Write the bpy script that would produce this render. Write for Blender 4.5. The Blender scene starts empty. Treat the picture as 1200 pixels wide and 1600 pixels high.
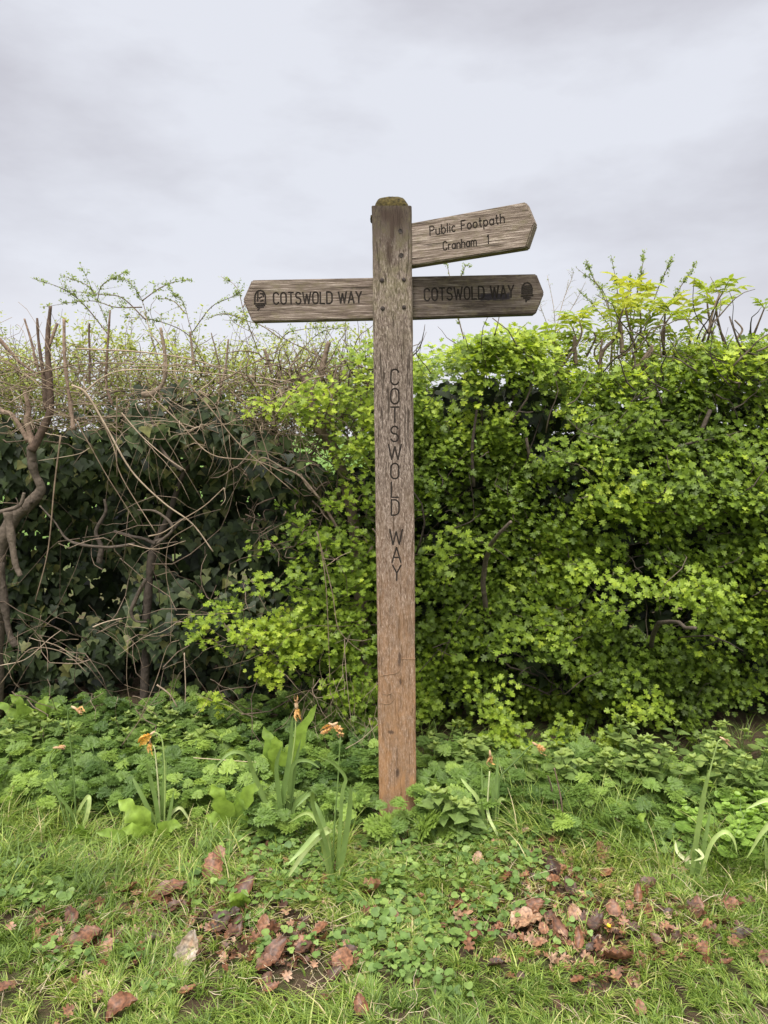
import bpy, bmesh, math, random
import numpy as np
from mathutils import Vector, Matrix, noise as mnoise
R = math.radians
rng = np.random.default_rng(7)
random.seed(7)
S = bpy.context.scene
COL = S.collection

# ------------------------------------------------------------------ camera
CAM = Vector((-0.047, -2.5, 1.3)); PITCH = R(5.7); F = 1200.0
cd = bpy.data.cameras.new('camera'); cam = bpy.data.objects.new('camera', cd); COL.objects.link(cam)
cam.location = CAM; cam.rotation_euler = (math.pi/2 - PITCH, 0, 0)
cd.sensor_fit = 'VERTICAL'; cd.sensor_height = 36; cd.sensor_width = 27; cd.lens = 27.0
cd.clip_start = 0.05; cd.clip_end = 3000
S.camera = cam
FW = Vector((0, math.cos(PITCH), -math.sin(PITCH))); UP = Vector((0, math.sin(PITCH), math.cos(PITCH)))

# ------------------------------------------------------------------ sky
SUN_EL, SUN_AZ = R(60), R(200)
w = bpy.data.worlds.new('World'); S.world = w; w.use_nodes = True
nt = w.node_tree; N = nt.nodes; L = nt.links
bg = N['Background']
sky = N.new('ShaderNodeTexSky'); sky.sky_type = 'NISHITA'; sky.sun_disc = False
sky.sun_elevation = SUN_EL; sky.sun_rotation = SUN_AZ
tc = N.new('ShaderNodeTexCoord'); sep = N.new('ShaderNodeSeparateXYZ'); L.new(tc.outputs['Generated'], sep.inputs[0])
mp = N.new('ShaderNodeMapping'); mp.inputs['Scale'].default_value = (1.0, 1.0, 2.6); mp.inputs['Rotation'].default_value = (0, R(-14), 0)
L.new(tc.outputs['Generated'], mp.inputs[0])
n1 = N.new('ShaderNodeTexNoise'); n1.inputs['Scale'].default_value = 1.9; n1.inputs['Detail'].default_value = 6; n1.inputs['Roughness'].default_value = .55
mp.inputs['Location'].default_value = (3.1, 0.4, 1.3)
L.new(mp.outputs[0], n1.inputs['Vector'])
cr = N.new('ShaderNodeValToRGB'); L.new(n1.outputs['Fac'], cr.inputs[0])
cr.color_ramp.elements[0].position = .40; cr.color_ramp.elements[0].color = (.60, .60, .66, 1)
cr.color_ramp.elements[1].position = .60; cr.color_ramp.elements[1].color = (.78, .80, .87, 1)
# paler towards the horizon, and an overcast sky is brighter overhead
mr = N.new('ShaderNodeMapRange'); mr.inputs[1].default_value = .0; mr.inputs[2].default_value = .26
mr.inputs[3].default_value = 1.0; mr.inputs[4].default_value = 0.0; mr.interpolation_type = 'SMOOTHSTEP'; L.new(sep.outputs['Z'], mr.inputs[0])
mx = N.new('ShaderNodeMix'); mx.data_type = 'RGBA'; L.new(mr.outputs[0], mx.inputs['Factor']); L.new(cr.outputs[0], mx.inputs[6]); mx.inputs[7].default_value = (.85, .85, .90, 1)
mz = N.new('ShaderNodeMapRange'); mz.inputs[1].default_value = .48; mz.inputs[2].default_value = 1.0
mz.inputs[3].default_value = 1.0; mz.inputs[4].default_value = 4.4; L.new(sep.outputs['Z'], mz.inputs[0])
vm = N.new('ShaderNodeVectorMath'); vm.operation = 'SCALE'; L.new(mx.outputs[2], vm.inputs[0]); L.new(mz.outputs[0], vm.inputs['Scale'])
sc1 = N.new('ShaderNodeVectorMath'); sc1.operation = 'SCALE'; sc1.inputs['Scale'].default_value = .05 * .12; L.new(sky.outputs[0], sc1.inputs[0])
ad = N.new('ShaderNodeVectorMath'); ad.operation = 'ADD'; cw = N.new('ShaderNodeMapRange'); cw.inputs[1].default_value = .48; cw.inputs[2].default_value = .8; L.new(sep.outputs['Z'], cw.inputs[0])
cm = N.new('ShaderNodeMix'); cm.data_type = 'RGBA'; L.new(cw.outputs[0], cm.inputs['Factor']); cm.inputs[6].default_value = (1, 1, 1, 1); cm.inputs[7].default_value = (1.12, 1.06, .92, 1)
ms = N.new('ShaderNodeMapRange'); ms.interpolation_type = 'SMOOTHSTEP'; ms.inputs[1].default_value = .15; ms.inputs[2].default_value = -.9; ms.inputs[3].default_value = 1.0; ms.inputs[4].default_value = 2.0; L.new(sep.outputs['Y'], ms.inputs[0])  # sky brightened on the veiled sun's side, added fill for the hedge front
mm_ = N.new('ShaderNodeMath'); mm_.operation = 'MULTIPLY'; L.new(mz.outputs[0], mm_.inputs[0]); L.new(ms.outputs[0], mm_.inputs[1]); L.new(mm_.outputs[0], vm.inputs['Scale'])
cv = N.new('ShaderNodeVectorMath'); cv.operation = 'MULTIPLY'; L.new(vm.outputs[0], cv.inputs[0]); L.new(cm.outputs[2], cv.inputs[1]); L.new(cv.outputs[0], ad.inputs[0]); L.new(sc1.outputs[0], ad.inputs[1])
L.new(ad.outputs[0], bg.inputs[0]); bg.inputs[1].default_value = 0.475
# ------------------------------------------------------------------ veiled sun
sd = bpy.data.lights.new('sun', 'SUN'); sd.energy = 2.0; sd.angle = R(16); sd.color = (1, .97, .92)
so = bpy.data.objects.new('sun', sd); COL.objects.link(so)
sdir = Vector((math.sin(SUN_AZ)*math.cos(SUN_EL), math.cos(SUN_AZ)*math.cos(SUN_EL), math.sin(SUN_EL)))
so.rotation_euler = sdir.to_track_quat('Z', 'Y').to_euler(); so.location = (0, 0, 6)
S.view_settings.view_transform = 'Standard'; S.view_settings.look = 'None'; S.view_settings.gamma = 1
S.view_settings.use_curve_mapping = False; S.view_settings.exposure = 1.05
S.render.engine = 'CYCLES'
S.cycles.max_bounces = 6; S.cycles.transparent_max_bounces = 4; S.cycles.diffuse_bounces = 4; S.cycles.transmission_bounces = 4

# ------------------------------------------------------------------ helpers
def ray(px, py): return (FW*F + Vector((1, 0, 0))*(px-600) - UP*(py-800)).normalized()
def at(px, py, Y):
    d = ray(px, py); t = (Y-CAM.y)/d.y; return CAM + d*t
def gz(x, y):
    s = min(max((y-0.1)/0.8, 0), 1)
    near = 1.0 if (abs(x) < 8 and abs(y) < 8) else 0.0
    return (0.02*math.sin(x*2.1+1)*math.cos(y*2.7) + 0.012*math.sin(x*7+y*5) + 0.05*s)*near
def gza(x, y):
    s = np.clip((y-0.1)/0.8, 0, 1)
    return 0.02*np.sin(x*2.1+1)*np.cos(y*2.7) + 0.012*np.sin(x*7+y*5) + 0.05*s
def ground_at(px, py):
    d = ray(px, py); z = 0.0
    for _ in range(8):
        t = (z-CAM.z)/d.z; p = CAM + d*t; z = gz(p.x, p.y)
    return Vector((p.x, p.y, z))
def tag(o, label=None, cat=None, group=None, kind=None):
    for k, v in (('label', label), ('category', cat), ('group', group), ('kind', kind)):
        if v: o[k] = v
    return o
def empty(name, loc, label, cat, group=None):
    o = bpy.data.objects.new(name, None); COL.objects.link(o); o.location = loc; o.empty_display_size = .1
    return tag(o, label, cat, group)
def link(name, me, mat, parent=None):
    o = bpy.data.objects.new(name, me); COL.objects.link(o)
    for m in (mat if isinstance(mat, (list, tuple)) else [mat]): me.materials.append(m)
    if parent is not None:
        o.parent = parent
        o.matrix_parent_inverse = Matrix.LocRotScale(parent.location, parent.rotation_euler, None).inverted() if parent.parent is None else Matrix.Identity(4)
    return o
def np_mesh(name, V, Fs, vary=None, smooth=False):
    """Fs: list of (faces array n x k) arrays"""
    me = bpy.data.meshes.new(name)
    V = np.asarray(V, dtype=np.float32)
    me.vertices.add(len(V)); me.vertices.foreach_set('co', V.ravel())
    loops = np.concatenate([f.ravel() for f in Fs]).astype(np.int32)
    tot = np.concatenate([np.full(len(f), f.shape[1]) for f in Fs]).astype(np.int32)
    st = np.concatenate([[0], np.cumsum(tot)[:-1]]).astype(np.int32)
    me.loops.add(len(loops)); me.loops.foreach_set('vertex_index', loops)
    me.polygons.add(len(tot)); me.polygons.foreach_set('loop_start', st); me.polygons.foreach_set('loop_total', tot)
    if smooth: me.polygons.foreach_set('use_smooth', np.ones(len(tot), dtype=bool))
    if vary is not None:
        a = me.attributes.new('vary', 'FLOAT', 'POINT'); a.data.foreach_set('value', np.asarray(vary, dtype=np.float32))
    me.update(calc_edges=True); me.validate()
    return me
def nrm(a): return a/np.maximum(np.linalg.norm(a, axis=-1, keepdims=True), 1e-9)
class Leaves:
    def __init__(s): s.V = []; s.F = {}; s.a = []; s.n = 0
    def add(s, T, P, D, Nn, size, vary):
        """T=(verts, faces) template in x (across), y (along), z (normal)"""
        tv, tf = T; P = np.asarray(P, float); n = len(P)
        if n == 0: return
        D = nrm(np.asarray(D, float)); Nn = np.asarray(Nn, float)
        X = nrm(np.cross(D, Nn)); Z = np.cross(X, D)
        size = np.broadcast_to(np.asarray(size, float), (n,))
        t = tv[None]*size[:, None, None]
        W = P[:, None] + t[..., 0:1]*X[:, None] + t[..., 1:2]*D[:, None] + t[..., 2:3]*Z[:, None]
        s.V.append(W.reshape(-1, 3)); s.a.append(np.repeat(np.broadcast_to(vary, (n,)), len(tv)))
        off = (np.arange(n)*len(tv) + s.n)[:, None, None]
        for f in tf:
            s.F.setdefault(f.shape[1], []).append((f[None]+off).reshape(-1, f.shape[1]))
        s.n += n*len(tv)
    def build(s, name, mat, parent=None):
        me = np_mesh(name, np.concatenate(s.V), [np.concatenate(v) for v in s.F.values()], np.concatenate(s.a))
        return link(name, me, mat, parent)
def rand(n, a=0., b=1.): return rng.uniform(a, b, n)
def rv(n, s=1.): return rng.normal(0, s, (n, 3))
# value noise on arrays
_perm = np.random.default_rng(3).random((64, 64, 64))
def vnoise(p, f):
    q = np.asarray(p, float)*f + 100.0; i = np.floor(q).astype(int); t = q-i; t = t*t*(3-2*t); o = 0
    for a in (0, 1):
        for b in (0, 1):
            for c in (0, 1):
                o = o + _perm[(i[..., 0]+a) % 64, (i[..., 1]+b) % 64, (i[..., 2]+c) % 64] * \
                    (t[..., 0] if a else 1-t[..., 0])*(t[..., 1] if b else 1-t[..., 1])*(t[..., 2] if c else 1-t[..., 2])
    return o
def crom(pts, k=6):
    P = [np.array(p, float) for p in pts]
    if len(P) < 3: k = max(k, 2)
    P = [2*P[0]-P[1]] + P + [2*P[-1]-P[-2]]; out = []
    for i in range(1, len(P)-2):
        for j in range(k):
            t = j/k; a, b, c, d = P[i-1], P[i], P[i+1], P[i+2]
            out.append(.5*((2*b)+(-a+c)*t+(2*a-5*b+4*c-d)*t*t+(-a+3*b-3*c+d)*t**3))
    out.append(P[-2]); return np.array(out)
class Tubes:
    def __init__(s): s.V = []; s.F = []; s.a = []; s.n = 0
    def add(s, pts, r0, r1, sides=5, wob=0., vary=None, closed=True):
        pts = np.asarray(pts, float); m = len(pts)
        if np.ndim(r0): r = np.asarray(r0, float)
        else: r = np.linspace(r0, r1, m)
        if wob: r = r*(1+rng.uniform(-wob, wob, m))
        T = nrm(np.gradient(pts, axis=0)); ref = np.array([.31, .77, .21]) if abs(T[0][2]) > .8 else np.array([.1, .2, 1.])
        A = nrm(np.cross(T, ref)); B = np.cross(T, A)
        th = np.arange(sides)*2*math.pi/sides
        ring = pts[:, None] + r[:, None, None]*(np.cos(th)[None, :, None]*A[:, None] + np.sin(th)[None, :, None]*B[:, None])
        s.V.append(ring.reshape(-1, 3)); b = s.n
        i = np.arange(m-1)[:, None]*sides; j = np.arange(sides)[None]; j2 = (j+1) % sides
        s.F.append(np.stack([b+i+j, b+i+j2, b+i+sides+j2, b+i+sides+j], -1).reshape(-1, 4))
        nv = m*sides
        if closed:
            s.V.append(pts[[0, -1]]); c0 = b+nv; c1 = c0+1; jj = np.arange(sides); jn = (jj+1) % sides; e = b+(m-1)*sides
            s.F.append(np.stack([b+jn, b+jj, np.full(sides, c0), np.full(sides, c0)], -1)[:, :3]); s.F.append(np.stack([e+jj, e+jn, np.full(sides, c1)], -1))
            nv += 2
        s.a.append(np.full(nv, rng.random() if vary is None else vary)); s.n += nv
    def build(s, name, mat, parent=None, smooth=True):
        q = [f for f in s.F if f.shape[1] == 4]; t = [f for f in s.F if f.shape[1] == 3]
        me = np_mesh(name, np.concatenate(s.V), [np.concatenate(x) for x in (q, t) if x], np.concatenate(s.a), smooth)
        return link(name, me, mat, parent)

# ------------------------------------------------------------------ materials
def mat_new(name):
    m = bpy.data.materials.new(name); m.use_nodes = True; return m, m.node_tree.nodes, m.node_tree.links, m.node_tree.nodes['Principled BSDF']
def ramp(N, stops):
    r = N.new('ShaderNodeValToRGB'); e = r.color_ramp.elements
    while len(e) < len(stops): e.new(.5)
    for k, (p, c) in enumerate(stops): e[k].position = p; e[k].color = (*c, 1)
    return r
def leaf_mat(name, stops, trans=.35, rough=.5, spec=.4, mottle=.25, nscale=60, tcol=(1.25, 1.25, .55)):
    m, N, L, P = mat_new(name)
    at_ = N.new('ShaderNodeAttribute'); at_.attribute_name = 'vary'
    r = ramp(N, stops); L.new(at_.outputs['Fac'], r.inputs[0])
    n = N.new('ShaderNodeTexNoise'); n.inputs['Scale'].default_value = nscale; n.inputs['Detail'].default_value = 2
    tcn = N.new('ShaderNodeTexCoord'); L.new(tcn.outputs['Object'], n.inputs['Vector'])
    mr = N.new('ShaderNodeMapRange'); mr.inputs[1].default_value = .25; mr.inputs[2].default_value = .75
    mr.inputs[3].default_value = 1-mottle; mr.inputs[4].default_value = 1+mottle; L.new(n.outputs['Fac'], mr.inputs[0])
    v = N.new('ShaderNodeVectorMath'); v.operation = 'SCALE'; L.new(r.outputs[0], v.inputs[0]); L.new(mr.outputs[0], v.inputs['Scale'])
    L.new(v.outputs[0], P.inputs['Base Color']); P.inputs['Roughness'].default_value = rough
    P.inputs['Specular IOR Level'].default_value = spec
    t = N.new('ShaderNodeBsdfTranslucent'); v2 = N.new('ShaderNodeVectorMath'); v2.operation = 'MULTIPLY'; v2.inputs[1].default_value = tcol
    L.new(v.outputs[0], v2.inputs[0]); L.new(v2.outputs[0], t.inputs['Color'])
    mx = N.new('ShaderNodeMixShader'); mx.inputs[0].default_value = trans
    L.new(P.outputs[0], mx.inputs[1]); L.new(t.outputs[0], mx.inputs[2]); L.new(mx.outputs[0], N['Material Output'].inputs['Surface'])
    return m
def bark_mat(name, c0, c1, c2, scale=40, rough=.85):
    m, N, L, P = mat_new(name)
    tcn = N.new('ShaderNodeTexCoord'); n = N.new('ShaderNodeTexNoise'); n.inputs['Scale'].default_value = scale; n.inputs['Detail'].default_value = 5
    L.new(tcn.outputs['Object'], n.inputs['Vector']); at_ = N.new('ShaderNodeAttribute'); at_.attribute_name = 'vary'
    ma = N.new('ShaderNodeMath'); ma.operation = 'MULTIPLY_ADD'; ma.inputs[1].default_value = .45; L.new(at_.outputs['Fac'], ma.inputs[0])
    m2 = N.new('ShaderNodeMath'); m2.operation = 'MULTIPLY'; m2.inputs[1].default_value = .6; L.new(n.outputs['Fac'], m2.inputs[0]); L.new(m2.outputs[0], ma.inputs[2])
    r = ramp(N, [(.2, c0), (.5, c1), (.8, c2)]); L.new(ma.outputs[0], r.inputs[0]); L.new(r.outputs[0], P.inputs['Base Color'])
    P.inputs['Roughness'].default_value = rough; P.inputs['Specular IOR Level'].default_value = .25
    b = N.new('ShaderNodeBump'); b.inputs['Strength'].default_value = 1.0; b.inputs['Distance'].default_value = .006; L.new(n.outputs['Fac'], b.inputs['Height']); L.new(b.outputs[0], P.inputs['Normal'])
    return m
M = {}
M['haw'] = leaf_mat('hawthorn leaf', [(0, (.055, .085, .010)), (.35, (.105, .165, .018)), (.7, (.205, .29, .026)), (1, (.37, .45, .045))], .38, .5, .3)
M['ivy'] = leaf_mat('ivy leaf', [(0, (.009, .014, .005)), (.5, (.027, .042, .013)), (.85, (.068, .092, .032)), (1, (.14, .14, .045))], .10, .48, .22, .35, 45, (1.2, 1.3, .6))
M['elder'] = leaf_mat('elder leaf', [(0, (.14, .21, .03)), (.5, (.25, .32, .055)), (1, (.42, .42, .09))], .45, .5, .3)
M['tiny'] = leaf_mat('tiny opening leaf', [(0, (.16, .22, .07)), (1, (.32, .38, .14))], .4, .6, .2)
M['tinyg'] = leaf_mat('hazy shoot leaf', [(0, (.15, .18, .045)), (.6, (.27, .31, .075)), (1, (.42, .44, .13))], .4, .6, .2)
M['cow'] = leaf_mat('cow parsley leaf', [(0, (.06, .11, .024)), (.55, (.135, .215, .042)), (1, (.25, .35, .065))], .35, .5, .3)
M['nettle'] = leaf_mat('nettle leaf', [(0, (.06, .105, .03)), (.6, (.14, .205, .055)), (1, (.25, .32, .08))], .3, .55, .3, .3, 90)
M['mint'] = leaf_mat('pale round leaf', [(0, (.10, .19, .04)), (.6, (.19, .31, .055)), (1, (.27, .40, .08))], .35, .5, .3, .3, 90)
M['dock'] = leaf_mat('dock leaf', [(0, (.11, .19, .028)), (1, (.25, .36, .055))], .35, .42, .45, .3, 40)
M['clover'] = leaf_mat('clover leaf', [(0, (.065, .12, .032)), (.6, (.13, .21, .05)), (1, (.23, .32, .08))], .3, .5, .3)
M['grass'] = leaf_mat('grass blade', [(0, (.07, .12, .022)), (.45, (.15, .23, .042)), (.75, (.27, .36, .065)), (.88, (.40, .43, .12)), (1, (.56, .47, .26))], .35, .45, .4, .2, 25)
M['daf'] = leaf_mat('daffodil leaf', [(0, (.09, .15, .04)), (.5, (.17, .25, .07)), (.8, (.34, .43, .14)), (.95, (.50, .54, .28)), (1, (.55, .5, .32))], .25, .45, .45, .15, 30)
M['petal'] = leaf_mat('withered petal', [(0, (.40, .25, .15)), (.5, (.58, .34, .13)), (1, (.80, .52, .09))], .3, .6, .2, .3, 120, (1.1, .9, .5))
M['sheath'] = leaf_mat('papery sheath', [(0, (.42, .28, .16)), (1, (.55, .40, .26))], .2, .7, .2)
M['yellow'] = leaf_mat('yellow petal', [(0, (.8, .55, .02)), (1, (.9, .65, .03))], .2, .5, .3)
M['fallen'] = leaf_mat('dead leaf', [(0, (.03, .02, .014)), (.3, (.075, .036, .022)), (.5, (.145, .062, .030)), (.65, (.20, .095, .050)), (.8, (.27, .16, .095)), (.92, (.33, .245, .17)), (1, (.34, .285, .23))], .08, .5, .4, .7, 110, (1.3, .8, .5))
BUMP = 1
M['bark'] = bark_mat('bark', (.045, .032, .022), (.12, .085, .06), (.22, .165, .12), 60)
M['darkbark'] = bark_mat('dark bark', (.03, .023, .018), (.065, .05, .038), (.13, .10, .075), 60)
M['redbark'] = bark_mat('cut stem bark', (.05, .034, .025), (.125, .083, .06), (.26, .185, .135), 45)
M['cane'] = bark_mat('pale dead cane', (.09, .062, .04), (.20, .145, .098), (.36, .28, .2), 25, .7)
M['straw'] = bark_mat('straw', (.25, .19, .12), (.40, .32, .2), (.55, .47, .33), 25, .7)
def wood_mat(name, axis, post=False, dark=0., blot=1.0, box=None):
    m, N, L, P = mat_new(name); tcn = N.new('ShaderNodeTexCoord')
    def noi(scale, detail=4, rough=.55, dist=0.):
        mp = N.new('ShaderNodeMapping'); mp.inputs['Scale'].default_value = scale; L.new(tcn.outputs['Object'], mp.inputs[0])
        n = N.new('ShaderNodeTexNoise'); n.inputs['Scale'].default_value = 1; n.inputs['Detail'].default_value = detail; n.inputs['Roughness'].default_value = rough; n.inputs['Distortion'].default_value = dist
        L.new(mp.outputs[0], n.inputs['Vector']); return n
    def sc(a, g): return (g, a, a) if axis == 'x' else (a, a, g)
    def mix(fac, a, b, t='MIX'):
        x = N.new('ShaderNodeMix'); x.data_type = 'RGBA'; x.blend_type = t
        if isinstance(fac, (int, float)): x.inputs['Factor'].default_value = fac
        else: L.new(fac, x.inputs['Factor'])
        for k, v in ((6, a), (7, b)):
            if isinstance(v, tuple): x.inputs[k].default_value = (*v, 1)
            else: L.new(v, x.inputs[k])
        return x.outputs[2]
    def rg(sock, a, b, c=0., d=1., smooth=False):
        x = N.new('ShaderNodeMapRange'); x.inputs[1].default_value = a; x.inputs[2].default_value = b; x.inputs[3].default_value = c; x.inputs[4].default_value = d
        if smooth: x.interpolation_type = 'SMOOTHSTEP'
        L.new(sock, x.inputs[0]); return x.outputs[0]
    g_ = 1 if post else 0
    grain = noi(sc(330, 70 if post else 11), 7, .78, .6); fine = noi(sc(520, 60 if post else 30), 3); blotn = noi(sc(18, 5), 5, .65, .5); crack = noi(sc(150, 9.0 if post else 4.5), 3, .5, 1.0); lich = noi(sc(38, 26), 5, .7)
    k = 1-dark
    c = ramp(N, [(.34, (.04*k, .028*k, .022*k)), (.45, (.105*k, .076*k, .060*k)), (.54, (.225*k, .175*k, .142*k)), (.66, (.47*k, .395*k, .335*k))]); L.new(grain.outputs['Fac'], c.inputs[0])
    col = c.outputs[0]
    col = mix(rg(blotn.outputs['Fac'], .50, .68, 0, .62*blot), col, (.10*k, .075*k, .055*k))
    col = mix(rg(fine.outputs['Fac'], .55, .75, 0, .5), col, (.09*k, .07*k, .05*k))
    crk = rg(crack.outputs['Fac'], .60, .66, 0, .8); col = mix(crk, col, (.035, .025, .018))
    spz = N.new('ShaderNodeSeparateXYZ'); L.new(tcn.outputs['Object'], spz.inputs[0])
    if post:
        # newer-looking rusty brown wood low on the post, green algae and black staining at the head
        pat = noi((26, 26, 11), 5, .65, 1.0); low = mix(rg(spz.outputs['Z'], .0, 1.35, 1., 0., True), mix(.0, col, col), mix(rg(pat.outputs['Fac'], .35, .65, .35, .8), col, (.36, .185, .078)))
        g = rg(spz.outputs['Z'], 1.45, 1.9, 0, .4, True)
        gm = N.new('ShaderNodeMath'); gm.operation = 'MULTIPLY'; L.new(g, gm.inputs[0]); L.new(rg(lich.outputs['Fac'], .42, .62), gm.inputs[1])
        col = mix(gm.outputs[0], low, (.17, .16, .065))
        tm = N.new('ShaderNodeMath'); tm.operation = 'MULTIPLY'; L.new(rg(spz.outputs['Z'], 1.78, 1.99, 0, 1.0, True), tm.inputs[0]); L.new(rg(grain.outputs['Fac'], .38, .55), tm.inputs[1])
        col = mix(tm.outputs[0], col, (.045, .032, .025))
        for (kx, kz, sx, sz_) in KNOTS:
            mp_ = N.new('ShaderNodeMapping'); mp_.inputs['Location'].default_value = (-kx/sx, 0, -kz/sz_); mp_.inputs['Scale'].default_value = (1/sx, 4, 1/sz_); L.new(tcn.outputs['Object'], mp_.inputs[0])
            sc_ = N.new('ShaderNodeSeparateXYZ'); L.new(mp_.outputs[0], sc_.inputs[0]); cb = N.new('ShaderNodeCombineXYZ'); L.new(sc_.outputs['X'], cb.inputs['X']); L.new(sc_.outputs['Z'], cb.inputs['Z'])
            ln_ = N.new('ShaderNodeVectorMath'); ln_.operation = 'LENGTH'; L.new(cb.outputs[0], ln_.inputs[0]); ad_ = N.new('ShaderNodeMath'); ad_.operation = 'MULTIPLY_ADD'; ad_.inputs[1].default_value = 1.6; L.new(grain.outputs['Fac'], ad_.inputs[0]); L.new(ln_.outputs['Value'], ad_.inputs[2])
            col = mix(rg(ad_.outputs[0], 1.15, 2.1, .8, 0, True), col, (.05, .032, .024))
    else:
        gm = N.new('ShaderNodeMath'); gm.operation = 'MULTIPLY'; gm.inputs[1].default_value = .5; L.new(rg(lich.outputs['Fac'], .50, .64), gm.inputs[0])
        col = mix(gm.outputs[0], col, (.15, .125, .07))
    if box:
        (x0, x1, z0, z1, s) = box; f = None; wob = noi((60, 60, 200), 3)
        def off(sock):
            a = N.new('ShaderNodeMath'); a.operation = 'MULTIPLY_ADD'; a.inputs[1].default_value = .014; L.new(wob.outputs['Fac'], a.inputs[0]); L.new(sock, a.inputs[2]); return a.outputs[0]
        for (sock, a, b) in ((off(spz.outputs['X']), x0, x0+.012), (off(spz.outputs['X']), x1, x1-.008), (off(spz.outputs['Z']), z0, z0+.004), (off(spz.outputs['Z']), z1, z1-.006)):
            r_ = rg(sock, a+.007, b+.007)
            if f is None: f = r_
            else:
                a_ = N.new('ShaderNodeMath'); a_.operation = 'MULTIPLY'; L.new(f, a_.inputs[0]); L.new(r_, a_.inputs[1]); f = a_.outputs[0]
        a_ = N.new('ShaderNodeMath'); a_.operation = 'MULTIPLY'; a_.inputs[1].default_value = s; L.new(f, a_.inputs[0])
        col = mix(a_.outputs[0], col, (.018, .015, .02))
    L.new(col, P.inputs['Base Color']); P.inputs['Roughness'].default_value = .85; P.inputs['Specular IOR Level'].default_value = .2
    h = N.new('ShaderNodeMath'); h.operation = 'SUBTRACT'; L.new(grain.outputs['Fac'], h.inputs[0]); L.new(crk, h.inputs[1])
    b = N.new('ShaderNodeBump'); b.inputs['Strength'].default_value = .8; b.inputs['Distance'].default_value = .003; L.new(h.outputs[0], b.inputs['Height']); L.new(b.outputs[0], P.inputs['Normal'])
    return m
KNOTS = [(.010, .575, .006, .03), (.012, .50, .004, .012), (.0, .19, .007, .018), (.018, .98, .005, .03), (-.02, .33, .012, .008), (.015, 1.30, .006, .05), (-.01, 1.86, .012, .06), (.012, 1.965, .03, .035), (-.02, 1.975, .02, .02), (.0, 1.93, .008, .04)]
M['post'] = wood_mat('weathered oak post', 'z', True)
M['armL'] = wood_mat('weathered oak board', 'x', dark=-.05)
M['armF'] = wood_mat('weathered oak slanting board', 'x', dark=-.18, blot=.7)
def flat_mat(name, c, rough=.9, nz=.4, scale=80, metal=0):
    m, N, L, P = mat_new(name); n = N.new('ShaderNodeTexNoise'); n.inputs['Scale'].default_value = scale; n.inputs['Detail'].default_value = 4
    tcn = N.new('ShaderNodeTexCoord'); L.new(tcn.outputs['Object'], n.inputs['Vector'])
    r = ramp(N, [(.3, tuple(x*(1-nz) for x in c)), (.7, tuple(x*(1+nz) for x in c))]); L.new(n.outputs['Fac'], r.inputs[0]); L.new(r.outputs[0], P.inputs['Base Color'])
    P.inputs['Roughness'].default_value = rough; P.inputs['Metallic'].default_value = metal; P.inputs['Specular IOR Level'].default_value = .25
    b = N.new('ShaderNodeBump'); b.inputs['Strength'].default_value = .7; b.inputs['Distance'].default_value = .003; L.new(n.outputs['Fac'], b.inputs['Height']); L.new(b.outputs[0], P.inputs['Normal'])
    return m
M['groove'] = flat_mat('carved groove', (.02, .015, .012))
M['bolt'] = flat_mat('rusty bolt', (.035, .026, .022), .7, .5, 200)
M['moss'] = flat_mat('moss', (.045, .034, .010), 1, .8, 110)
M['root'] = flat_mat('clinging dead root', (.25, .155, .09), .9, .3)

# ------------------------------------------------------------------ ground
def soil_mat():
    m, N, L, P = mat_new('soil and turf'); tcn = N.new('ShaderNodeTexCoord')
    n = N.new('ShaderNodeTexNoise'); n.inputs['Scale'].default_value = 9; n.inputs['Detail'].default_value = 8; n.inputs['Roughness'].default_value = .65; L.new(tcn.outputs['Object'], n.inputs['Vector'])
    r = ramp(N, [(.3, (.04, .028, .018)), (.5, (.10, .07, .045)), (.62, (.075, .085, .03)), (.75, (.10, .12, .04))]); L.new(n.outputs['Fac'], r.inputs[0])
    sp = N.new('ShaderNodeVectorMath'); sp.operation = 'LENGTH'; L.new(tcn.outputs['Object'], sp.inputs[0])
    far = N.new('ShaderNodeMapRange'); far.inputs[1].default_value = 3; far.inputs[2].default_value = 9; L.new(sp.outputs['Value'], far.inputs[0])
    n2 = N.new('ShaderNodeTexNoise'); n2.inputs['Scale'].default_value = .3; n2.inputs['Detail'].default_value = 6; L.new(tcn.outputs['Object'], n2.inputs['Vector'])
    r2 = ramp(N, [(.3, (.07, .13, .03)), (.7, (.13, .21, .05))]); L.new(n2.outputs['Fac'], r2.inputs[0])
    mx = N.new('ShaderNodeMix'); mx.data_type = 'RGBA'; L.new(far.outputs[0], mx.inputs['Factor']); L.new(r.outputs[0], mx.inputs[6]); L.new(r2.outputs[0], mx.inputs[7])
    L.new(mx.outputs[2], P.inputs['Base Color']); P.inputs['Roughness'].default_value = .95
    n3 = N.new('ShaderNodeTexNoise'); n3.inputs['Scale'].default_value = 70; n3.inputs['Detail'].default_value = 8; n3.inputs['Roughness'].default_value = .75; L.new(tcn.outputs['Object'], n3.inputs['Vector'])
    b = N.new('ShaderNodeBump'); b.inputs['Strength'].default_value = 1; b.inputs['Distance'].default_value = .02; L.new(n3.outputs['Fac'], b.inputs['Height']); P.inputs['Specular IOR Level'].default_value = .1; L.new(b.outputs[0], P.inputs['Normal'])
    return m
g1 = np.linspace(-3.6, 3.6, 121); ext = np.array([4.5, 6, 8, 12, 25, 60, 150, 400, 900])
gx = np.concatenate([-ext[::-1], g1, ext]); X, Y = np.meshgrid(gx, gx, indexing='ij')
nearm = (np.clip((7-np.abs(X))/2, 0, 1)*np.clip((7-np.abs(Y))/2, 0, 1))
Z = gza(X, Y)*nearm
n_ = len(gx); idx = np.arange(n_*n_).reshape(n_, n_)
fq = np.stack([idx[:-1, :-1], idx[1:, :-1], idx[1:, 1:], idx[:-1, 1:]], -1).reshape(-1, 4)
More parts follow.
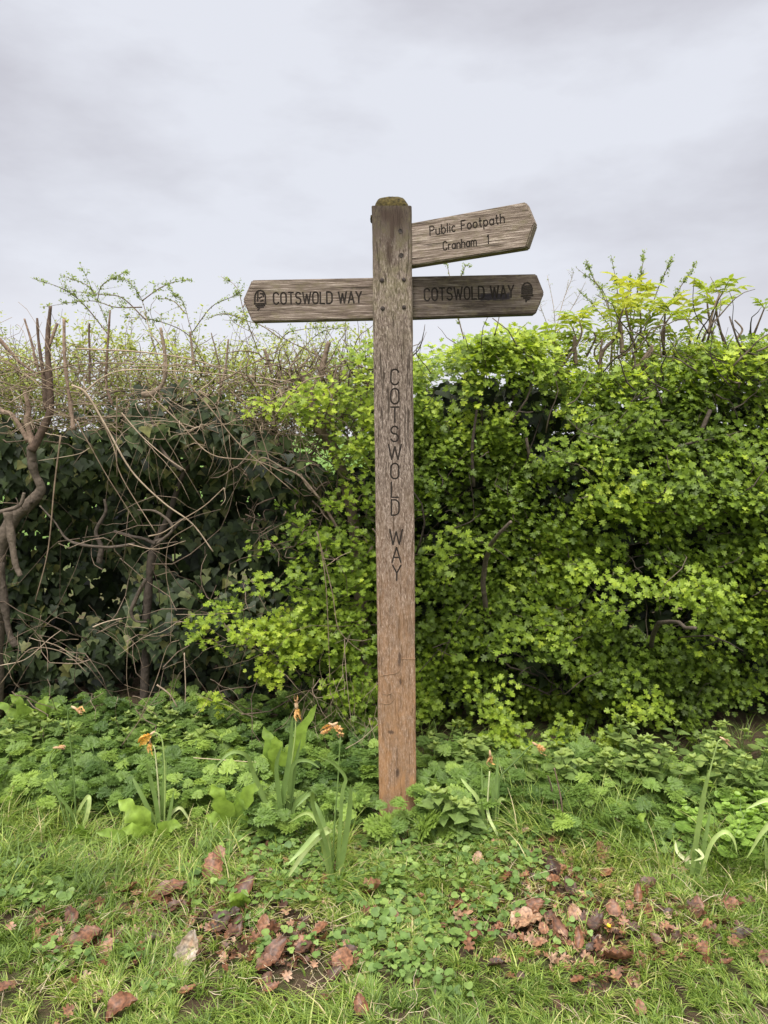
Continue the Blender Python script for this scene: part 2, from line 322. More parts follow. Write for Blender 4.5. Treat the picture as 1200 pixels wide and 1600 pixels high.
tag(link('ground', np_mesh('ground', np.stack([X, Y, Z], -1).reshape(-1, 3), [fq], smooth=True), soil_mat()), kind='structure')

# ------------------------------------------------------------------ signpost
POST_W = .1235; LEAN = R(-.66)
root = empty('signpost', (0, 0, 0), 'weathered wooden signpost with three pointed arms standing in the grass verge', 'signpost')
root.rotation_euler = (0, LEAN, 0)
MW = Matrix.Rotation(LEAN, 4, 'Y'); MI = MW.inverted()
def plane_pt(px, py, Mx, ylocal):
    """ray hit on plane y=ylocal in frame Mx, returned in that frame"""
    I = Mx.inverted(); o = I @ CAM; d = I.to_3x3() @ ray(px, py); t = (ylocal-o.y)/d.y; return o + d*t
def child(name, me, mat, parent, Mx=None):
    o = bpy.data.objects.new(name, me); COL.objects.link(o); o.parent = parent
    for m in (mat if isinstance(mat, list) else [mat]): me.materials.append(m)
    if Mx is not None: o.matrix_local = Mx
    return o
# stroke lettering ------------------------------------------------
def arc(cx, cy, rx, ry, a0, a1, n=8): return [(cx+rx*math.cos(R(a0+(a1-a0)*i/n)), cy+ry*math.sin(R(a0+(a1-a0)*i/n))) for i in range(n+1)]
G = {
 'C': (.5, [arc(.25, .74, .24, .26, 15, 180) + arc(.25, .26, .24, .26, 180, 345)]),
 'O': (.52, [arc(.26, .72, .25, .28, 0, 180) + arc(.26, .28, .25, .28, 180, 360) + [(.51, .72)]]),
 'T': (.5, [[(0, 1), (.5, 1)], [(.25, 1), (.25, 0)]]),
 'S': (.48, [arc(.24, .75, .22, .25, 20, 265) + arc(.24, .26, .24, .26, 85, -160)]),
 'W': (.74, [[(0, 1), (.19, 0), (.37, .85), (.55, 0), (.74, 1)]]),
 'L': (.42, [[(0, 1), (0, 0), (.42, 0)]]),
 'D': (.5, [[(0, 0), (0, 1), (.2, 1)] + arc(.2, .7, .3, .3, 80, 0, 5) + arc(.2, .3, .3, .3, 0, -90, 5) + [(0, 0)]]),
 'A': (.52, [[(0, 0), (.26, 1), (.52, 0)], [(.09, .33), (.43, .33)]]),
 'Y': (.52, [[(0, 1), (.26, .48), (.52, 1)], [(.26, .48), (.26, 0)]]),
 'P': (.46, [[(0, 0), (0, 1), (.22, 1)] + arc(.22, .75, .24, .25, 80, -90, 6) + [(0, .5)]]),
 'F': (.44, [[(0, 0), (0, 1), (.44, 1)], [(0, .52), (.36, .52)]]),
 'u': (.42, [[(0, .64), (0, .22)] + arc(.2, .2, .2, .2, 185, 355, 6) + [(.4, .64)], [(.4, .3), (.4, 0)]]),
 'b': (.42, [[(0, 1), (0, 0)], arc(.21, .31, .21, .31, 0, 360, 12)]),
 'l': (.06, [[(.03, 1), (.03, 0)]]),
 'i': (.06, [[(.03, .64), (.03, 0)], [(.03, .86), (.03, .9)]]),
 'c': (.4, [arc(.2, .31, .2, .31, 45, 315, 9)]),
 'o': (.42, [arc(.21, .31, .21, .31, 0, 360, 12)]),
 't': (.3, [[(.12, .95), (.12, .12), (.2, 0), (.28, .02)], [(0, .64), (.3, .64)]]),
 'p': (.42, [[(0, .64), (0, -.3)], arc(.21, .31, .21, .31, 0, 360, 12)]),
 'a': (.42, [arc(.21, .31, .21, .31, 0, 360, 12), [(.42, .64), (.42, 0)]]),
 'h': (.4, [[(0, 1), (0, 0)], [(0, .4)] + arc(.2, .42, .2, .21, 160, 0, 6) + [(.4, 0)]]),
 'n': (.4, [[(0, .64), (0, 0)], [(0, .4)] + arc(.2, .42, .2, .21, 160, 0, 6) + [(.4, 0)]]),
 'r': (.26, [[(0, .64), (0, 0)], [(0, .4)] + arc(.18, .42, .18, .2, 160, 60, 5)]),
 'm': (.64, [[(0, .64), (0, 0)], [(0, .42)] + arc(.16, .44, .16, .2, 160, 0, 5) + [(.32, 0)], [(.32, .42)] + arc(.48, .44, .16, .2, 160, 0, 5) + [(.64, 0)]]),
 '1': (.16, [[(0, .84), (.13, 1), (.13, 0)]]),
}
def text_strokes(text, p0, p1, capH, gap=.2, space=.42, wide=1.0):
    """strokes in local (x,z): baseline from p0 to p1, fitted to that span"""
    wds = []; x = 0
    for i, ch in enumerate(text):
        if ch == ' ': x += space; continue
        if ch == '|': x += space*1.4; continue
        wds.append((x, ch)); x += G[ch][0]+gap
    tot = x-gap; d = Vector(p1)-Vector(p0); ln = d.length; ux = d/ln; uy = Vector((-ux.y, ux.x)); k = ln/tot; out = []
    for (xo, ch) in wds:
        for st in G[ch][1]:
            out.append([Vector(p0) + ux*((xo+a)*k) + uy*(b*capH) for (a, b) in st])
    return out
def stroke_mesh(name, strokes, width, y, depth=.0006):
    """flat dark bands that lie on the floor of the carved grooves; round ends"""
    bm = bmesh.new()
    for st in strokes:
        pts = [p for i, p in enumerate(st) if i == 0 or (p-st[i-1]).length > 1e-5]
        for i in range(len(pts)-1):
            a, b = pts[i], pts[i+1]; d = (b-a).normalized(); nn = Vector((-d.y, d.x))*width/2
            yy = y - .00001*(i % 3)
            vs = [bm.verts.new((q.x, yy, q.y)) for q in (a+nn, a-nn, b-nn, b+nn)]; bm.faces.new(vs)
        for i, p in enumerate(pts):
            vs = [bm.verts.new((p.x+width/2*math.cos(t*math.pi/4), y-.00004-.00001*(i % 2), p.y+width/2*math.sin(t*math.pi/4))) for t in range(8)]; bm.faces.new(vs[::-1])
    me = bpy.data.meshes.new(name); bm.to_mesh(me); bm.free(); return me
def cutter(strokes, r, y):
    bm = bmesh.new()
    for st in strokes:
        pts = [p for i, p in enumerate(st) if i == 0 or (p-st[i-1]).length > 1e-5]
        for i in range(len(pts)-1):
            a = Vector((pts[i].x, y, pts[i].y)); b = Vector((pts[i+1].x, y, pts[i+1].y)); d = b-a
            mm = Matrix.Translation((a+b)/2) @ d.to_track_quat('Z', 'Y').to_matrix().to_4x4()
            bmesh.ops.create_cone(bm, cap_ends=True, segments=8, radius1=r, radius2=r, depth=d.length+r*.8, matrix=mm)
    me = bpy.data.meshes.new('cutter'); bm.to_mesh(me); bm.free(); return me
def carve(me, strokes, r, y):
    """cut rounded grooves into the mesh"""
    a = bpy.data.objects.new('tmp_board', me); COL.objects.link(a)
    for m in (M['groove'],): me.materials.append(m)
    ok = me
    c = bpy.data.objects.new('tmp_cut', cutter(strokes, r, y)); COL.objects.link(c)
    c.data.materials.append(M['groove']); c.data.materials.append(M['groove'])
    for p in c.data.polygons: p.material_index = 1
    md = a.modifiers.new('b', 'BOOLEAN'); md.operation = 'DIFFERENCE'; md.object = c; md.solver = 'EXACT'; md.use_self = True
    try:
        bpy.context.view_layer.update(); dg = bpy.context.evaluated_depsgraph_get(); res = bpy.data.meshes.new_from_object(a.evaluated_get(dg))
        if len(res.polygons) > len(me.polygons): ok = res
    except Exception as e: print('carve failed', e)
    bpy.data.objects.remove(a); bpy.data.objects.remove(c)
    ok.materials.clear()
    return ok
# post body: weathered square section, edges softened, slightly uneven
bm = bmesh.new(); H = 2.0; nz = 90; ring = []
h = POST_W/2
sec = []
for (cx, cy, a0) in ((h-.006, h-.006, 0), (-h+.006, h-.006, 90), (-h+.006, -h+.006, 180), (h-.006, -h+.006, 270)):
    for k in range(4): sec.append((cx+.006*math.cos(R(a0+k*30)), cy+.006*math.sin(R(a0+k*30))))
for i in range(nz+1):
    z = -.35 + (H+.35)*i/nz; rr = []
    for (x, y) in sec:
        e = mnoise.noise(Vector((x*9, y*9, z*6)))*.0016 + mnoise.noise(Vector((x*30, y*30, z*25)))*.0008
        front = y < -h+.004
        fx = 1+e/h
        tz = z
        if i == nz: tz = z + mnoise.noise(Vector((x*60, y*60, 3)))*.003
        rr.append(bm.verts.new((x*fx, -h-.0 if front and abs(x) < h-.004 else y*fx, tz)))
    ring.append(rr)
for i in range(nz):
    for k in range(16): bm.faces.new((ring[i][k], ring[i][(k+1) % 16], ring[i+1][(k+1) % 16], ring[i+1][k]))
bm.faces.new(ring[-1]); bm.faces.new(ring[0][::-1])
bmesh.ops.recalc_face_normals(bm, faces=bm.faces[:])
pm = bpy.data.meshes.new('post'); bm.to_mesh(pm); bm.free()
MP = MW
lets = [('C', 604+8, 630, 576, 601)]
post_strokes = []
PL = [('C', 617, 589), ('O', 617, 619), ('T', 617, 648), ('S', 616.5, 678), ('W', 617, 706), ('O', 617, 736), ('L', 617, 765), ('D', 617.5, 793), ('W', 619, 839), ('A', 619.5, 867), ('Y', 620, 895)]
for ch, cx, cy in PL:
    hw = {'W': 10, 'T': 6.5, 'C': 6.5, 'O': 6.5, 'S': 6, 'L': 5.5, 'D': 6, 'A': 7, 'Y': 6.5}[ch]
    a = plane_pt(cx-hw, cy+12.2, MP, -h); b = plane_pt(cx+hw, cy+12.2, MP, -h); t = plane_pt(cx, cy-11.8, MP, -h)
    post_strokes += text_strokes(ch, (a.x, a.z), (b.x, b.z), t.z-a.z)
pm = carve(pm, post_strokes, .0031, -h-.0003)
post = child('post', pm, [M['post'], M['groove']], root)
child('lettering', stroke_mesh('lettering', post_strokes, .0044, -h+.0014), M['groove'], post)
# mossy rounded head
bm = bmesh.new(); nr, na = 10, 28; rows = []
for i in range(nr+1):
    t = i/nr; row = []
    for k in range(na):
        a = 2*math.pi*k/na; sq = (abs(math.cos(a))**6+abs(math.sin(a))**6)**(-1/6.)
        rad = math.cos(t*math.pi/2)**.75
        x = (h-.004)*sq*rad*math.cos(a)*.96; y = (h-.008)*sq*rad*math.sin(a)*.93+.006
        z = H-.004+.048*math.sin(t*math.pi/2)
        nn = mnoise.noise(Vector((x*34, y*34, z*30)))*.006 + mnoise.noise(Vector((x*110, y*110, z*110)))*.003
        row.append(bm.verts.new((x-.004*t+nn*.6, y+nn*.6, z+nn*(1 if i else 0))))
    rows.append(row)
for i in range(nr):
    for k in range(na): bm.faces.new((rows[i][k], rows[i][(k+1) % na], rows[i+1][(k+1) % na], rows[i+1][k]))
bm.faces.new(rows[-1]); bm.faces.new(rows[0][::-1]); bmesh.ops.remove_doubles(bm, verts=bm.verts[:], dist=1e-5)
for f in bm.faces: f.smooth = True
me = bpy.data.meshes.new('moss_cap'); bm.to_mesh(me); bm.free(); child('moss_cap', me, M['moss'], post)
for s in ((1, 1), (-1, .3)):
    tb = Tubes()
    p = [(s[0]*(h+.001), yy, 1.985-.03*s[1]*math.sin((yy+h)/(2*h)*3.1)-(.02 if s[0] > 0 else 0)) for yy in np.linspace(-h*.55, h*.8, 12)]
    tb.add(p, .008 if s[0] > 0 else .004, .007 if s[0] > 0 else .004, 7, .35)
    rim = tb.build('moss_tuft', M['moss']); rim.parent = post
# bolts
for (bx, by, rr, deep) in ((626, 361, .0065, 0), (627, 399, .0065, 0), (597, 438, .0068, 1), (631, 437, .0062, 1), (598, 482, .0068, 1), (631, 480, .0062, 1)):
    p = plane_pt(bx, by, MP, -h); bm = bmesh.new()
    prof = [(rr, .001), (rr, -.0018), (rr*.8, -.0034), (rr*.3, -.0042)] if deep else [(rr*1.1, .0), (rr*1.1, -.0012), (rr*.8, -.0012), (rr*.6, -.0003)]
    rows = []
    for (q, yy) in prof: rows.append([bm.verts.new((p.x+q*math.cos(t*math.pi/6)*(1+.08*math.sin(t*2.3+bx)), -h+yy, p.z+q*math.sin(t*math.pi/6))) for t in range(12)])
    for i in range(len(rows)-1):
        for k in range(12): bm.faces.new((rows[i][k], rows[i+1][k], rows[i+1][(k+1) % 12], rows[i][(k+1) % 12]))
    bm.faces.new(rows[-1][::-1]); bmesh.ops.recalc_face_normals(bm, faces=bm.faces[:])
    me = bpy.data.meshes.new('bolt'); bm.to_mesh(me); bm.free(); child('bolt', me, M['bolt'], post)
# dead rootlets clinging to the lower face
tb = Tubes()
for pl in ([(593, 1056), (605, 1054), (618, 1052), (624, 1048), (625, 1044)], [(628, 1029), (640, 1030), (649, 1029)], [(597, 1084), (604, 1085), (612, 1083)], [(595, 1098), (604, 1100), (611, 1098), (615, 1092), (614, 1085)], [(598, 1060), (597, 1078), (600, 1082)]):
    pts = [plane_pt(x, y, MP, -h-.001) for x, y in pl]; tb.add(crom(pts, 5), .0011, .0008, 5, .2)
me_ = tb.build('clinging_roots', M['root']); me_.parent = post
# arms
def make_arm(corners, yaw, front, thick, matkey, inner_x, name_label, box=None):
    Mx = MW @ Matrix.Translation((0, 0, 0)) @ Matrix.Rotation(yaw, 4, 'Z')
    P2 = [plane_pt(x, y, Mx, front) for (x, y) in corners]
    pts = [(p.x, p.z) for p in P2]
    # extend the two inner corners into the post's side
    def ext_(a, b):
        t = (inner_x-a[0])/(b[0]-a[0]); return (inner_x, a[1]+(b[1]-a[1])*t)
    pts[0] = ext_(pts[0], pts[1]); pts[-1] = ext_(pts[-1], pts[-2])
    cz = sum(p[1] for p in pts)/len(pts)
    return Mx, pts
def board_mesh(pts, front, thick, bev=.0035):
    bm = bmesh.new(); vs = [bm.verts.new((x, front, z)) for x, z in pts]; f = bm.faces.new(vs)
    r_ = bmesh.ops.extrude_face_region(bm, geom=[f]); vv = [v for v in r_['geom'] if isinstance(v, bmesh.types.BMVert)]
    bmesh.ops.translate(bm, verts=vv, vec=(0, thick, 0)); bmesh.ops.recalc_face_normals(bm, faces=bm.faces[:])
    bmesh.ops.bevel(bm, geom=bm.edges[:], offset=bev, segments=2, affect='EDGES')
    me = bpy.data.meshes.new('sign_arm'); bm.to_mesh(me); bm.free(); return me
def add_arm(corners, yaw, front, texts, r, inner_x, mat, label, emblem=None, lw=.0044):
    Mx, pts = make_arm(corners, yaw, front, .044, mat, inner_x, label)
    me = board_mesh(pts, front, .044)
    st = []
    for (t, a, b, top) in texts:
        A = plane_pt(a[0], a[1], Mx, front); B = plane_pt(b[0], b[1], Mx, front); T = plane_pt(a[0], top, Mx, front)
        st += text_strokes(t, (A.x, A.z), (B.x, B.z), T.z-A.z)
    em = []
    if emblem:
        for s_ in emblem: em.append([Vector((q.x, q.z)) for q in (plane_pt(x, y, Mx, front) for x, y in s_)])
    me = carve(me, st+em, r, front-.0002)
    L_ = MI @ Mx
    o = child('sign_arm', me, [mat, M['groove']], root, L_); o['label'] = label
    child('lettering', stroke_mesh('lettering', st, lw, front+.0012), M['groove'], o)
    if em: child('acorn_emblem', stroke_mesh('acorn_emblem', em, lw*1.05, front+.0011), M['groove'], o)
    return o
def dome(cx, base, hw, ht, n=10): return [(cx-hw, base)] + [(cx-hw*math.cos(R(180*i/n)), base-ht*.42-ht*.58*math.sin(R(180*i/n))) for i in range(n+1)] + [(cx+hw, base)]
fr = -.026
embL = [dome(406.5, 473, 8.2, 19), [(397.3, 475), (416, 474.5)], [(403, 456.5), (402.5, 471)], [(406.5, 459), (411, 459.5), (411.5, 464)], [(405, 466), (409, 464)], [(407, 471), (411.5, 469.5)],
        [(399.5, 478), (414, 477.5)], [(401.5, 480.3), (412, 480)], [(405.5, 482), (402.8, 485)]]
add_arm([(575, 434), (393.5, 437.5), (379.5, 469), (394, 502.5), (575, 498.5)], 0, fr, [('COTSWOLD WAY', (427.5, 475.5), (565, 473.5), 457.5)], .0030, -.02, M['armL'],
        'left arm with acorn emblem and clear lettering', embL)
embR = [dome(823.5, 459.5, 7.8, 17.5), [(814, 463), (833, 462)]] + [[(823.5-hw, y), (823.5+hw, y-.3)] for y, hw in ((447.3, 5), (450.3, 6.4), (453.3, 6.8), (456.3, 6.8), (459.0, 6.8))] + [[(818, 466), (829, 465.5)], [(821, 468.7), (827, 468.3)], [(822.5, 470), (821.5, 472)]]
M['armR'] = M['armL']
armR_corners = [(640, 432), (838.5, 428), (850.5, 458), (837.5, 490.5), (640, 497.5)]
Mr = MW
a_ = plane_pt(747, 470, Mr, fr); b_ = plane_pt(799, 456, Mr, fr)
M['armR'] = wood_mat('dark stained oak board', 'x', dark=.44, blot=1.2, box=(a_.x, b_.x, a_.z, b_.z, .92))
add_arm(armR_corners, 0, fr, [('COTSWOLD WAY', (663.5, 470.2), (803, 464.7), 451)], .0030, .02, M['armR'],
        'darker right arm with black smear over its last letters', embR)
YAW = R(-24)
add_arm([(643, 348.3), (821.5, 315.3), (835, 348), (822, 386.3), (645, 414.8)], YAW, fr,
        [('Public Footpath', (672, 368.3), (788, 348.3), 353.8), ('Cranham||1', (692.5, 391.2), (763.5, 381), 378)], .0023, .03, M['armF'],
        'upper arm slanting upwards, lettered for the footpath', None, .0038)

# ------------------------------------------------------------------ leaf templates
def fan(outline, fold=.12, droop=.1, cup=0.):
    o = np.array(outline, float); ring = np.array([[x, y, fold*abs(x) - droop*y*y + cup*(x*x)] for x, y in o])
    mid = np.array([[0, y, -droop*y*y] for y in (0.35,)])
    V = np.concatenate([ring, mid]); n = len(ring); f = np.array([[i, (i+1) % n, n] for i in range(n)])
    return V, [f]
def sym(half): return half + [(-x, y) for (x, y) in half[::-1] if abs(x) > 1e-6]
T_haw = fan(sym([(0, 0), (.10, .16), (.46, .20), (.50, .34), (.22, .42), (.52, .60), (.44, .76), (.16, .68), (.22, .95), (0, 1)]), .22, .15)
T_ivy = fan(sym([(0, .04), (.2, -.08), (.52, .02), (.56, .2), (.36, .42), (.2, .66), (0, 1)]), .1, .18)
T_heart = fan(sym([(0, 0.05), (.2, -.06), (.4, .04), (.43, .25), (.36, .38), (.34, .46), (.24, .6), (.2, .72), (.08, .88), (0, 1)]), .16, .22)
T_round = fan(sym([(0, .12), (.2, 0), (.42, .1), (.52, .32), (.44, .46), (.46, .6), (.3, .76), (.26, .86), (0, .93)]), .12, .12)
T_lance = fan(sym([(0, 0), (.12, .1), (.2, .3), (.16, .38), (.18, .5), (.1, .68), (.1, .76), (0, 1)]), .25, .28)
T_small = fan(sym([(0, 0), (.28, .3), (.26, .65), (0, 1)]), .25, .15)
T_ster = (np.array([[0, 0, 0], [.05, .4, 0], [-.05, .4, 0], [0, 1, -.2]]), [np.array([[0, 1, 3], [0, 3, 2]])])
def combine(parts):
    V = []; Fd = {}; n = 0
    for (T, M4) in parts:
        tv, tf = T; vv = tv @ M4[:3, :3].T + M4[:3, 3]; V.append(vv)
        for f in tf: Fd.setdefault(f.shape[1], []).append(f+n)
        n += len(vv)
    return np.concatenate(V), [np.concatenate(v) for v in Fd.values()]
def xf(x, y, z, rot, s, tilt=0.):
    m = Matrix.Translation((x, y, z)) @ Matrix.Rotation(rot, 4, 'Z') @ Matrix.Rotation(tilt, 4, 'X') @ Matrix.Scale(s, 4)
    return np.array(m)
def make_frond(seed):
    r = np.random.default_rng(seed); parts = [(T_ster, xf(0, 0, 0, 0, .95))]
    for i, y in enumerate(np.linspace(.26, .9, 6)):
        ln = .46*(1-y)**.75+.1; z = -.22*y*y
        for s in (-1, 1):
            a = s*-(1.05-.35*y)
            dx, dy = -math.sin(a), math.cos(a)
            for j, q in enumerate(np.linspace(.22, 1, 4)):
                for s2 in (-1, 1) if j < 3 else (0,):
                    a2 = a - s2*.8 + r.normal(0, .12)
                    parts.append((T_haw2, xf(dx*ln*q*.86, y+dy*ln*q*.8, z-.1*q*ln, a2, ln*(.52-.2*q) + .03, r.normal(0, .3))))
    parts.append((T_haw2, xf(0, .9, -.2, 0, .14)))
    return combine(parts)
T_haw2 = (np.array([[0, 0, 0], [.3, .25, .06], [.2, .45, .03], [.36, .6, .05], [.12, .72, 0], [0, 1, -.1], [-.12, .72, 0], [-.36, .6, .05], [-.2, .45, .03], [-.3, .25, .06]]), [np.array([[0, 1, 2], [2, 3, 4], [0, 2, 4], [0, 4, 5], [0, 5, 6], [0, 6, 8], [6, 7, 8], [0, 8, 9]])])
T_frond = [make_frond(i) for i in range(3)]
def make_pinnate(seed):
    r = np.random.default_rng(seed); parts = [(T_ster, xf(0, 0, 0, 0, .8))]
    for y in (.38, .62):
        for s in (-1, 1): parts.append((T_lance, xf(0, y, -.1*y, s*-1.0+r.normal(0, .1), .46, -.25)))
    parts.append((T_lance, xf(0, .72, -.12, 0, .5, -.3)))
    return combine(parts)
T_pin = [make_pinnate(i) for i in range(3)]
T_tri = combine([(T_round, xf(0, .0, 0, a, 1)) for a in (0, 2.1, -2.1)])

# ------------------------------------------------------------------ hedge: leaves gathered in sprays
def sprays(Lv, T, C, A, k, Rr, size, vary, flat=.75, up=.35):
    C = np.asarray(C, float); n = len(C)
    if n == 0: return
    A = nrm(np.asarray(A, float)); C = np.repeat(C, k, 0); A = np.repeat(A, k, 0); vary = np.repeat(np.broadcast_to(vary, (n,)), k)
    Rr = np.repeat(np.broadcast_to(Rr, (n,)), k); m = n*k
    u = nrm(rv(m)); rad = nrm(u - flat*np.sum(u*A, 1, keepdims=True)*A)
    q = np.sqrt(rng.random(m)); P = C + rad*(Rr*q)[:, None] + A*rng.normal(0, .016, m)[:, None] - A*(q**2*Rr*.35)[:, None]
    D = nrm(rad + .25*A + rv(m, .3)); Nn = nrm(A + rv(m, .38) + np.array([0, -.1, up]))
    Lv.add(T, P, D, Nn, size*rng.uniform(.6, 1.15, m), np.clip(vary + rng.normal(0, .10, m) + .12*(1-q), 0, 1))
def px2x(px, Y=.6): return at(px, 600, Y).x
def py2z(py, Y=.6): return at(600, py, Y).z
tx = [px2x(p) for p in (-600, 0, 60, 200, 400, 560, 600, 650, 700, 760, 850, 900, 960, 1040, 1110, 1200, 1700)]
tz = [py2z(p) for p in (560, 575, 590, 600, 590, 565, 560, 552, 530, 515, 514, 568, 572, 560, 535, 522, 525)]
def topz(x): return np.interp(x, tx, tz)
def hawY(P):
    x, z = P[:, 0], P[:, 2]; q = np.stack([x, 0*x, z], -1)
    return .52 + .20*(vnoise(q, 2.6)-.5) + .18*(vnoise(q, 6.5)-.5) +   .22*np.clip(.55-z, 0, 1) + .35*np.clip(z-topz(x)+.22, 0, 1)
haw = empty('hawthorn_hedge', (1.2, 1.0, 0), 'dense bright green hawthorn hedge filling the right side behind the signpost', 'hedge')
Lv = Leaves()
# outer sprays
n = 5600; P = np.stack([rand(n, -.08, 2.7), 0*rand(n), rand(n, .07, 1.95)], -1)
keep = P[:, 2] < topz(P[:, 0]) - .02; P = P[keep]
m_ = vnoise(P*np.array([1, 1, 1.25]), 6.0)*.6 + vnoise(P, 13)*.4; low = np.interp(P[:, 2], [.2, .5, 1.4], [.44, .41, .38])
# darker hollow near the foot of the hedge at the right
P = P[m_ > low]
P[:, 1] = hawY(P) + np.abs(rng.normal(0, .05, len(P)))
A = np.stack([rng.normal(0, .35, len(P)), -.75+0*P[:, 0], .75 + .5*np.clip((P[:, 2]-1.45)*3, 0, 1)], -1) + rv(len(P), .18)
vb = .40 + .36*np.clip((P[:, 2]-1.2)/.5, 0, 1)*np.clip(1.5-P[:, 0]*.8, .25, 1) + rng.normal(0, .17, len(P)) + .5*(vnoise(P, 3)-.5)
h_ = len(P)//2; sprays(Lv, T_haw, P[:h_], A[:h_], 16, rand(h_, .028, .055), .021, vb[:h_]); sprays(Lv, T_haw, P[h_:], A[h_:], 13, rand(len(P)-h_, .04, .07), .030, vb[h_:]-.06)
# top surface
n = 900; P = np.stack([rand(n, -.08, 2.7), rand(n, .5, 1.5), 0*rand(n)], -1); P[:, 2] = topz(P[:, 0]) - rand(n, -.02, .10) - .25*np.clip(.75-P[:, 1], 0, 1)
ok = vnoise(P*np.array([1, 1, 0]), 5) > .3; P = P[ok]
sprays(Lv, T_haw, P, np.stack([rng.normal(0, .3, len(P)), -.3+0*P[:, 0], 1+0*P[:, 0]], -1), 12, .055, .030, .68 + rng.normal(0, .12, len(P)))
# inner leaves, shade put into a darker leaf colour
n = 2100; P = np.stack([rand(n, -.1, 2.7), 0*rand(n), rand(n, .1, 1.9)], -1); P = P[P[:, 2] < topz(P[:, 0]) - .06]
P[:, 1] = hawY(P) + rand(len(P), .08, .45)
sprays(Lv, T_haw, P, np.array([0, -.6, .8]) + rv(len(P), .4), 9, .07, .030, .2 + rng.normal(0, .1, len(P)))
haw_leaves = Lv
# bright low tufts with a lighter leaf colour in front of the hedge foot
for (px, py, rx, ry, c, Y) in ((790, 1140, 26, 26, 9, .33), (800, 1190, 35, 25, 11, .30), (770, 1110, 30, 30, 8, .36), (830, 1215, 25, 15, 4, .28), (960, 1155, 26, 15, 7, .36), (880, 1150, 30, 12, 6, .38), (1000, 1105, 45, 16, 8, .42), (700, 860, 40, 30, 7, .33), (960, 920, 80, 25, 12, .30), (1080, 930, 70, 30, 12, .32), (1090, 1235, 14, 10, 2, .3)):
    P = np.array([at(px+random.gauss(0, rx*.6), py+random.gauss(0, ry*.6), Y+random.uniform(-.03, .05)) for _ in range(c)])
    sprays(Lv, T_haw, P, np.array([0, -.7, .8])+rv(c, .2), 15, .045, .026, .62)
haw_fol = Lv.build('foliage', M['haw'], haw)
def wander(p0, d, ln, k, jit, grav=0.):
    p = np.array(p0, float); d = np.array(d, float); out = [p.copy()]
    for _ in range(k):
        d = nrm(d + rng.normal(0, jit, 3) + np.array([0, 0, grav])); p = p + d*ln/k; out.append(p.copy())
    return np.array(out)
def twigs(n, xr, yr, zr, ln, r0, jit=.3, updir=.7, grav=0.):
    t = Tubes()
    for _ in range(n):
        p = (random.uniform(*xr), random.uniform(*yr), random.uniform(*zr))
        d = (random.gauss(0, .6), random.gauss(0, .4)-.1, random.gauss(updir, .4)); l_ = random.uniform(*ln); r = random.uniform(*r0)
        t.add(wander(p, nrm(np.array(d)), l_, 7, jit, grav), r, r*.4, 4, .15)
    return t
t = twigs(420, (-.1, 2.7), (.55, 1.2), (.1, 1.4), (.2, .6), (.0015, .005))
P = np.stack([rand(260, -.05, 2.7), 0*rand(260), .25+1.45*rand(260)**.7], -1); P[:, 1] = hawY(P)
for p in P[P[:, 2] < topz(P[:, 0])]: t.add(wander(p, nrm(np.array([random.gauss(0, .9), -.15+random.gauss(0, .2), random.gauss(.5, .5)])), random.uniform(.06, .22), 6, .3), random.uniform(.0012, .003), .0008, 4, .1)
for _ in range(46):
    p = at(random.uniform(960, 1230), random.uniform(520, 640), random.uniform(.5, .7)); t.add(wander(p, nrm(np.array([random.gauss(0, .8), 0, random.gauss(.5, .4)])), random.uniform(.1, .3), 7, .25), random.uniform(.002, .005), .001, 5, .1)
for _ in range(26):
    x = random.uniform(0, 2.6); t.add(wander((x, random.uniform(.8, 1.15), 0), (random.gauss(0, .15), -.05, 1), random.uniform(1.2, 1.6), 12, .16), random.uniform(.012, .024), .006, 7, .12)
for pl, r0, r1 in (([(740, 760), (738, 700), (745, 640)], .008, .005), ([(640, 560), (655, 545), (662, 520), (664, 507)], .003, .001), ([(1095, 830), (1100, 730), (1092, 690), (1110, 640)], .016, .008), ([(1050, 700), (1090, 690), (1130, 685)], .006, .004), ([(1195, 560), (1160, 545), (1145, 510), (1140, 495)], .005, .003), ([(1180, 590), (1160, 560), (1150, 540)], .004, .003), ([(690, 1030), (720, 960), (745, 930)], .002, .001), ([(655, 1050), (690, 1010)], .002, .001)):
    t.add(crom([at(x, y, .52+.1*random.random()) for x, y in pl]), r0, r1, 6, .1)
t.build('branches', M['darkbark'], haw)

# ------------------------------------------------------------------ ivy: dark mass at the left and through the hedge's core
ivy = empty('ivy', (-1.0, .95, 0), 'dark green ivy smothering the left half of the hedge below the bare twigs', 'ivy')
Lv = Leaves()
def ivyY(P):
    x, z = P[:, 0], P[:, 2]; q = np.stack([x, 0*x, z], -1)
    Yf = .62 + .30*(vnoise(q, 2.2)-.5) + .22*(vnoise(q, 6)-.5) + .3*np.clip(z-1.3, 0, 1) + .30*np.clip(1.05-z, 0, .8)
    for (px, py, rx, ry, d) in ((200, 770, 110, 32, .4), (230, 850, 150, 60, .38), (60, 880, 80, 90, .3), (420, 930, 90, 60, .25), (330, 760, 50, 70, .2), (560, 1020, 50, 80, .3), (480, 1100, 100, 40, .25), (250, 1080, 120, 30, .3), (130, 960, 60, 60, .25), (560, 880, 40, 60, .2)):
        c = at(px, py, .7); Yf = Yf + d*np.exp(-(((x-c.x)*387/rx)**2+((z-c.z)*387/ry)**2))
    return Yf
def ivy_top(x): return np.interp(x, [px2x(p) for p in (-500, 0, 60, 130, 200, 260, 380, 450, 520, 600)], [py2z(p) for p in (620, 655, 690, 640, 640, 600, 640, 700, 740, 720)])
n = 9500; P = np.stack([rand(n, -2.7, -.0), 0*rand(n), rand(n, .06, 1.62)], -1)
